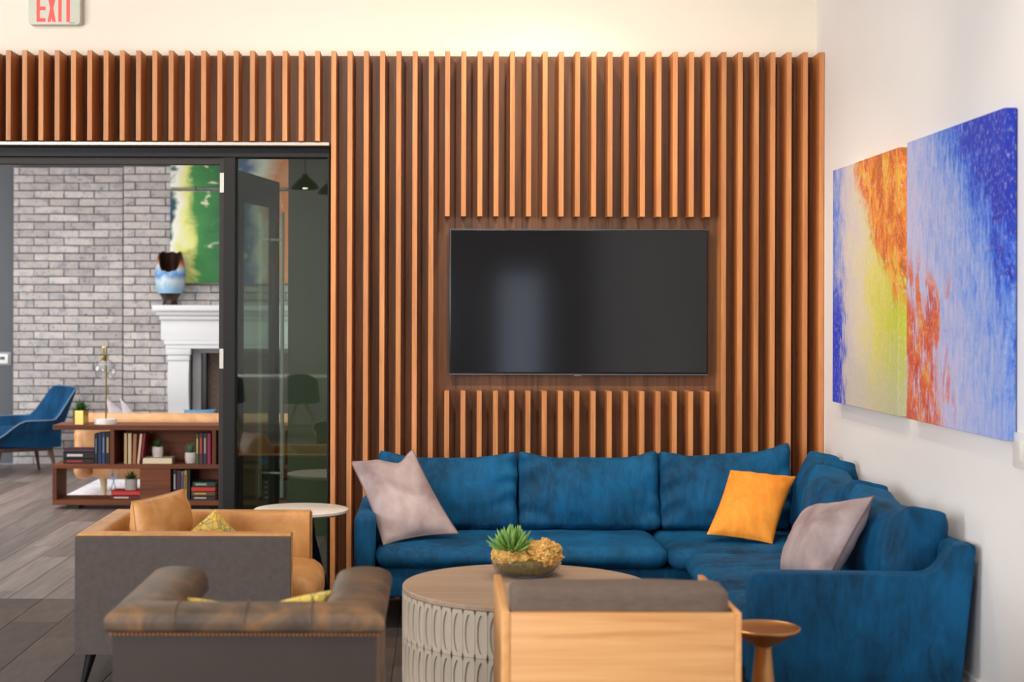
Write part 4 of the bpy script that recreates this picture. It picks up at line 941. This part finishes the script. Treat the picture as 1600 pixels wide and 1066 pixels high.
part('foot', MB().lathe([(0, 0), (12.5*k, 0), (12*k, 3*k), (11*k, 7*k), (14*k, 13*k), (18*k, 18.3*k), (0, 18.3*k)], (vx, vy, vz), 28), m_dkc, va)
prof = [(18.5*k, 18.3*k), (22*k, 28*k), (24*k, 42*k), (24*k, 52*k), (22*k, 64*k), (20*k, 74*k), (18*k, 82*k)]
def notch(i, a, z, n_=7):
    if i < 3: return z
    d = abs((a+PI/2+PI) % (2*PI)-PI); q = max(0, min(1, (1.7-d)/1.2)); cut = 30*k*q*q*(3-2*q)+1.2*k*math.sin(a*7)
    return z-cut*(i-2)/4
part('body', MB().lathe(prof, (vx, vy, vz), 48, notch), vm(), va)
part('inside', MB().lathe([(0, 20*k)]+[(r-1.5*k, z) for r, z in prof], (vx, vy, vz), 48, lambda i, a, z: notch(i-1, a, z) if i else z), m_dkc, va)
part('rim', MB().tube([(vx+17.2*k*math.cos(2*PI*j/48), vy+17.2*k*math.sin(2*PI*j/48), vz+notch(6, 2*PI*j/48, 82*k)) for j in range(48)], 1.1*k, 6, True), m_dkc, va)
def art_mat():
    m, nt, b = newmat('green_abstract'); g = G(nt); s_ = g.sep(g.coord('Generated')); u, v = s_[0], s_[2]; uv = g.comb(g.m('MULTIPLY', u, 1.5), v, g.m('MULTIPLY', g.rnd(), 9.0))
    n = g.noise(uv, 2.4, 5, .5, 1.6); n2 = g.noise(uv, 6, 4, .6, 1.0)
    d = g.m('ADD', g.m('SUBTRACT', g.m('ADD', u, .02), g.m('MULTIPLY', v, .03)), g.m('MULTIPLY', g.m('SUBTRACT', n, .47), .24))
    c = g.ramp(d, [(.0, C(24, 46, 116)), (.015, C(30, 90, 66)), (.04, C(242, 242, 232)), (.10, C(230, 230, 130)), (.16, C(60, 140, 66)), (.34, C(22, 96, 58)), (.44, C(30, 80, 150)), (.52, C(240, 236, 226)), (.62, C(238, 130, 50)), (.8, C(244, 190, 150))])
    c = g.mix(g.m('MULTIPLY', g.sm(n2, .60, .68), .8), c, C(236, 236, 200)); nt.links.new(c, b.inputs['Base Color']); b.inputs['Roughness'].default_value = .6; return m
m_art = art_mat(); ya = 15.82
for z0_, z1_, lb in ((Z(443, ya), Z(300, ya), 'tall green white and orange abstract canvas above the mantel'), (Z(294, ya), Z(294, ya)+.62, 'upper green and blue abstract canvas over the mantel, cut by door frame')):
    r = thing('abstract_canvas', lb, 'painting', (FX, YC, z0_), 'canvases above the fireplace')
    part('canvas', MB().box((X(266, ya), ya-.02, z0_), (-.94, YC-.004, z1_), .003, 1), m_art, r, False)
    part('stretcher_frame', MB().box((X(266, ya)+.02, YC-.004, z0_+.02), (-.96, YC, z1_-.02)), m_black, r, False)
yt = YB+.12; t_ = thing('thermostat', 'white wall thermostat on dark grey wall by the bricks', 'thermostat', (X(5, yt), yt, Z(572, yt)))
part('back_plate', MB().box((X(-12, yt), yt-.012, Z(573, yt)), (X(18, yt), yt, Z(552, yt)), .003), mat('grey_plate', C(150, 154, 160), .5), t_)
part('body', MB().box((X(-6, yt), yt-.03, Z(570, yt)), (X(14, yt), yt-.012, Z(555, yt)), .004), m_white_pl, t_)
part('display', MB().box((X(1, yt), yt-.031, Z(564, yt)), (X(9, yt), yt-.03, Z(559, yt))), mat('lcd', C(70, 76, 84), .3), t_, False)
# ------------------------------------------------------------------ behind the camera: what the glass and the screen mirror
def pendant(x, y, z, label):
    r = thing('pendant_lamp', label, 'lamp', (x, y, z), 'dome pendants behind the camera')
    part('shade', MB().lathe([(.0, .16), (.03, .16), (.035, .13), (.07, .11), (.13, .05), (.16, 0), (.156, 0), (.126, .048), (.066, .104), (0, .12)], (x, y, z), 32), m_blackmetal, r)
    part('cord', MB().tube([(x, y, z+.16), (x, y, 4.0)], .005, 6), m_black, r)
    part('bulb', blob((x, y, z+.045), (.045, .045, .045), 10, 0), emis('warm_bulb', (1, .86, .66, 1), 14), r)
pendant(-1.45, .8, 2.93, 'black dome pendant lamp mirrored in the sidelight glass'); pendant(-1.22, .1, 2.93, 'second black dome pendant lamp, mirrored half hidden at the edge of sidelight glass'); pendant(1.25, .1, 2.50, 'black dome pendant lamp mirrored at top of the television')
dt = thing('dining_table', 'long white table mirrored dimly in the sidelight glass', 'table', (-1.9, -2.9, 0))
part('top', MB().box((-3.3, -3.2, .72), (-.5, -2.4, .75), .006), m_white_pl, dt, False)
for x in (-3.1, -.7):
    for y in (-3.1, -2.5): part('leg', MB().tube([(x, y, 0), (x, y, .72)], .025, 8), m_legw, dt)
def shell_chair(x, y, label):
    r = thing('shell_chair', label, 'chair', (x, y, 0), 'shell chairs at the white table'); m = mat('slate_shell', C(60, 76, 92), .5)
    def sh(u, v, o=0):
        a = (u-.5)*PI*1.05; t = v
        return (x+.24*math.sin(a)*(1-.1*t), y+(.22*math.cos(a)-.02)*(1 if True else 0)+.05*t+o, .45+.36*t*(1-.35*abs(2*u-1)**2))
    part('backrest', MB().grid(lambda u, v: sh(u, v), 18, 8).grid(lambda u, v: sh(u, v, .012), 18, 8), m, r)
    part('seat', soft_box((x-.23, y-.22, .43), (x+.23, y+.20, .47), .02, (0, 0, -.005), 10), m, r)
    for sx_ in (-1, 1):
        for sy_ in (-1, 1): part('leg', MB().tube([(x+sx_*.22, y+sy_*.2, 0), (x+sx_*.06, y+sy_*.06, .43)], .012, 8, r1=.018), m_legw, r)
shell_chair(-1.75, -2.15, 'slate shell chair at the middle of the long white table'); shell_chair(-2.7, -2.15, 'slate shell chair towards the window end of the long white table')
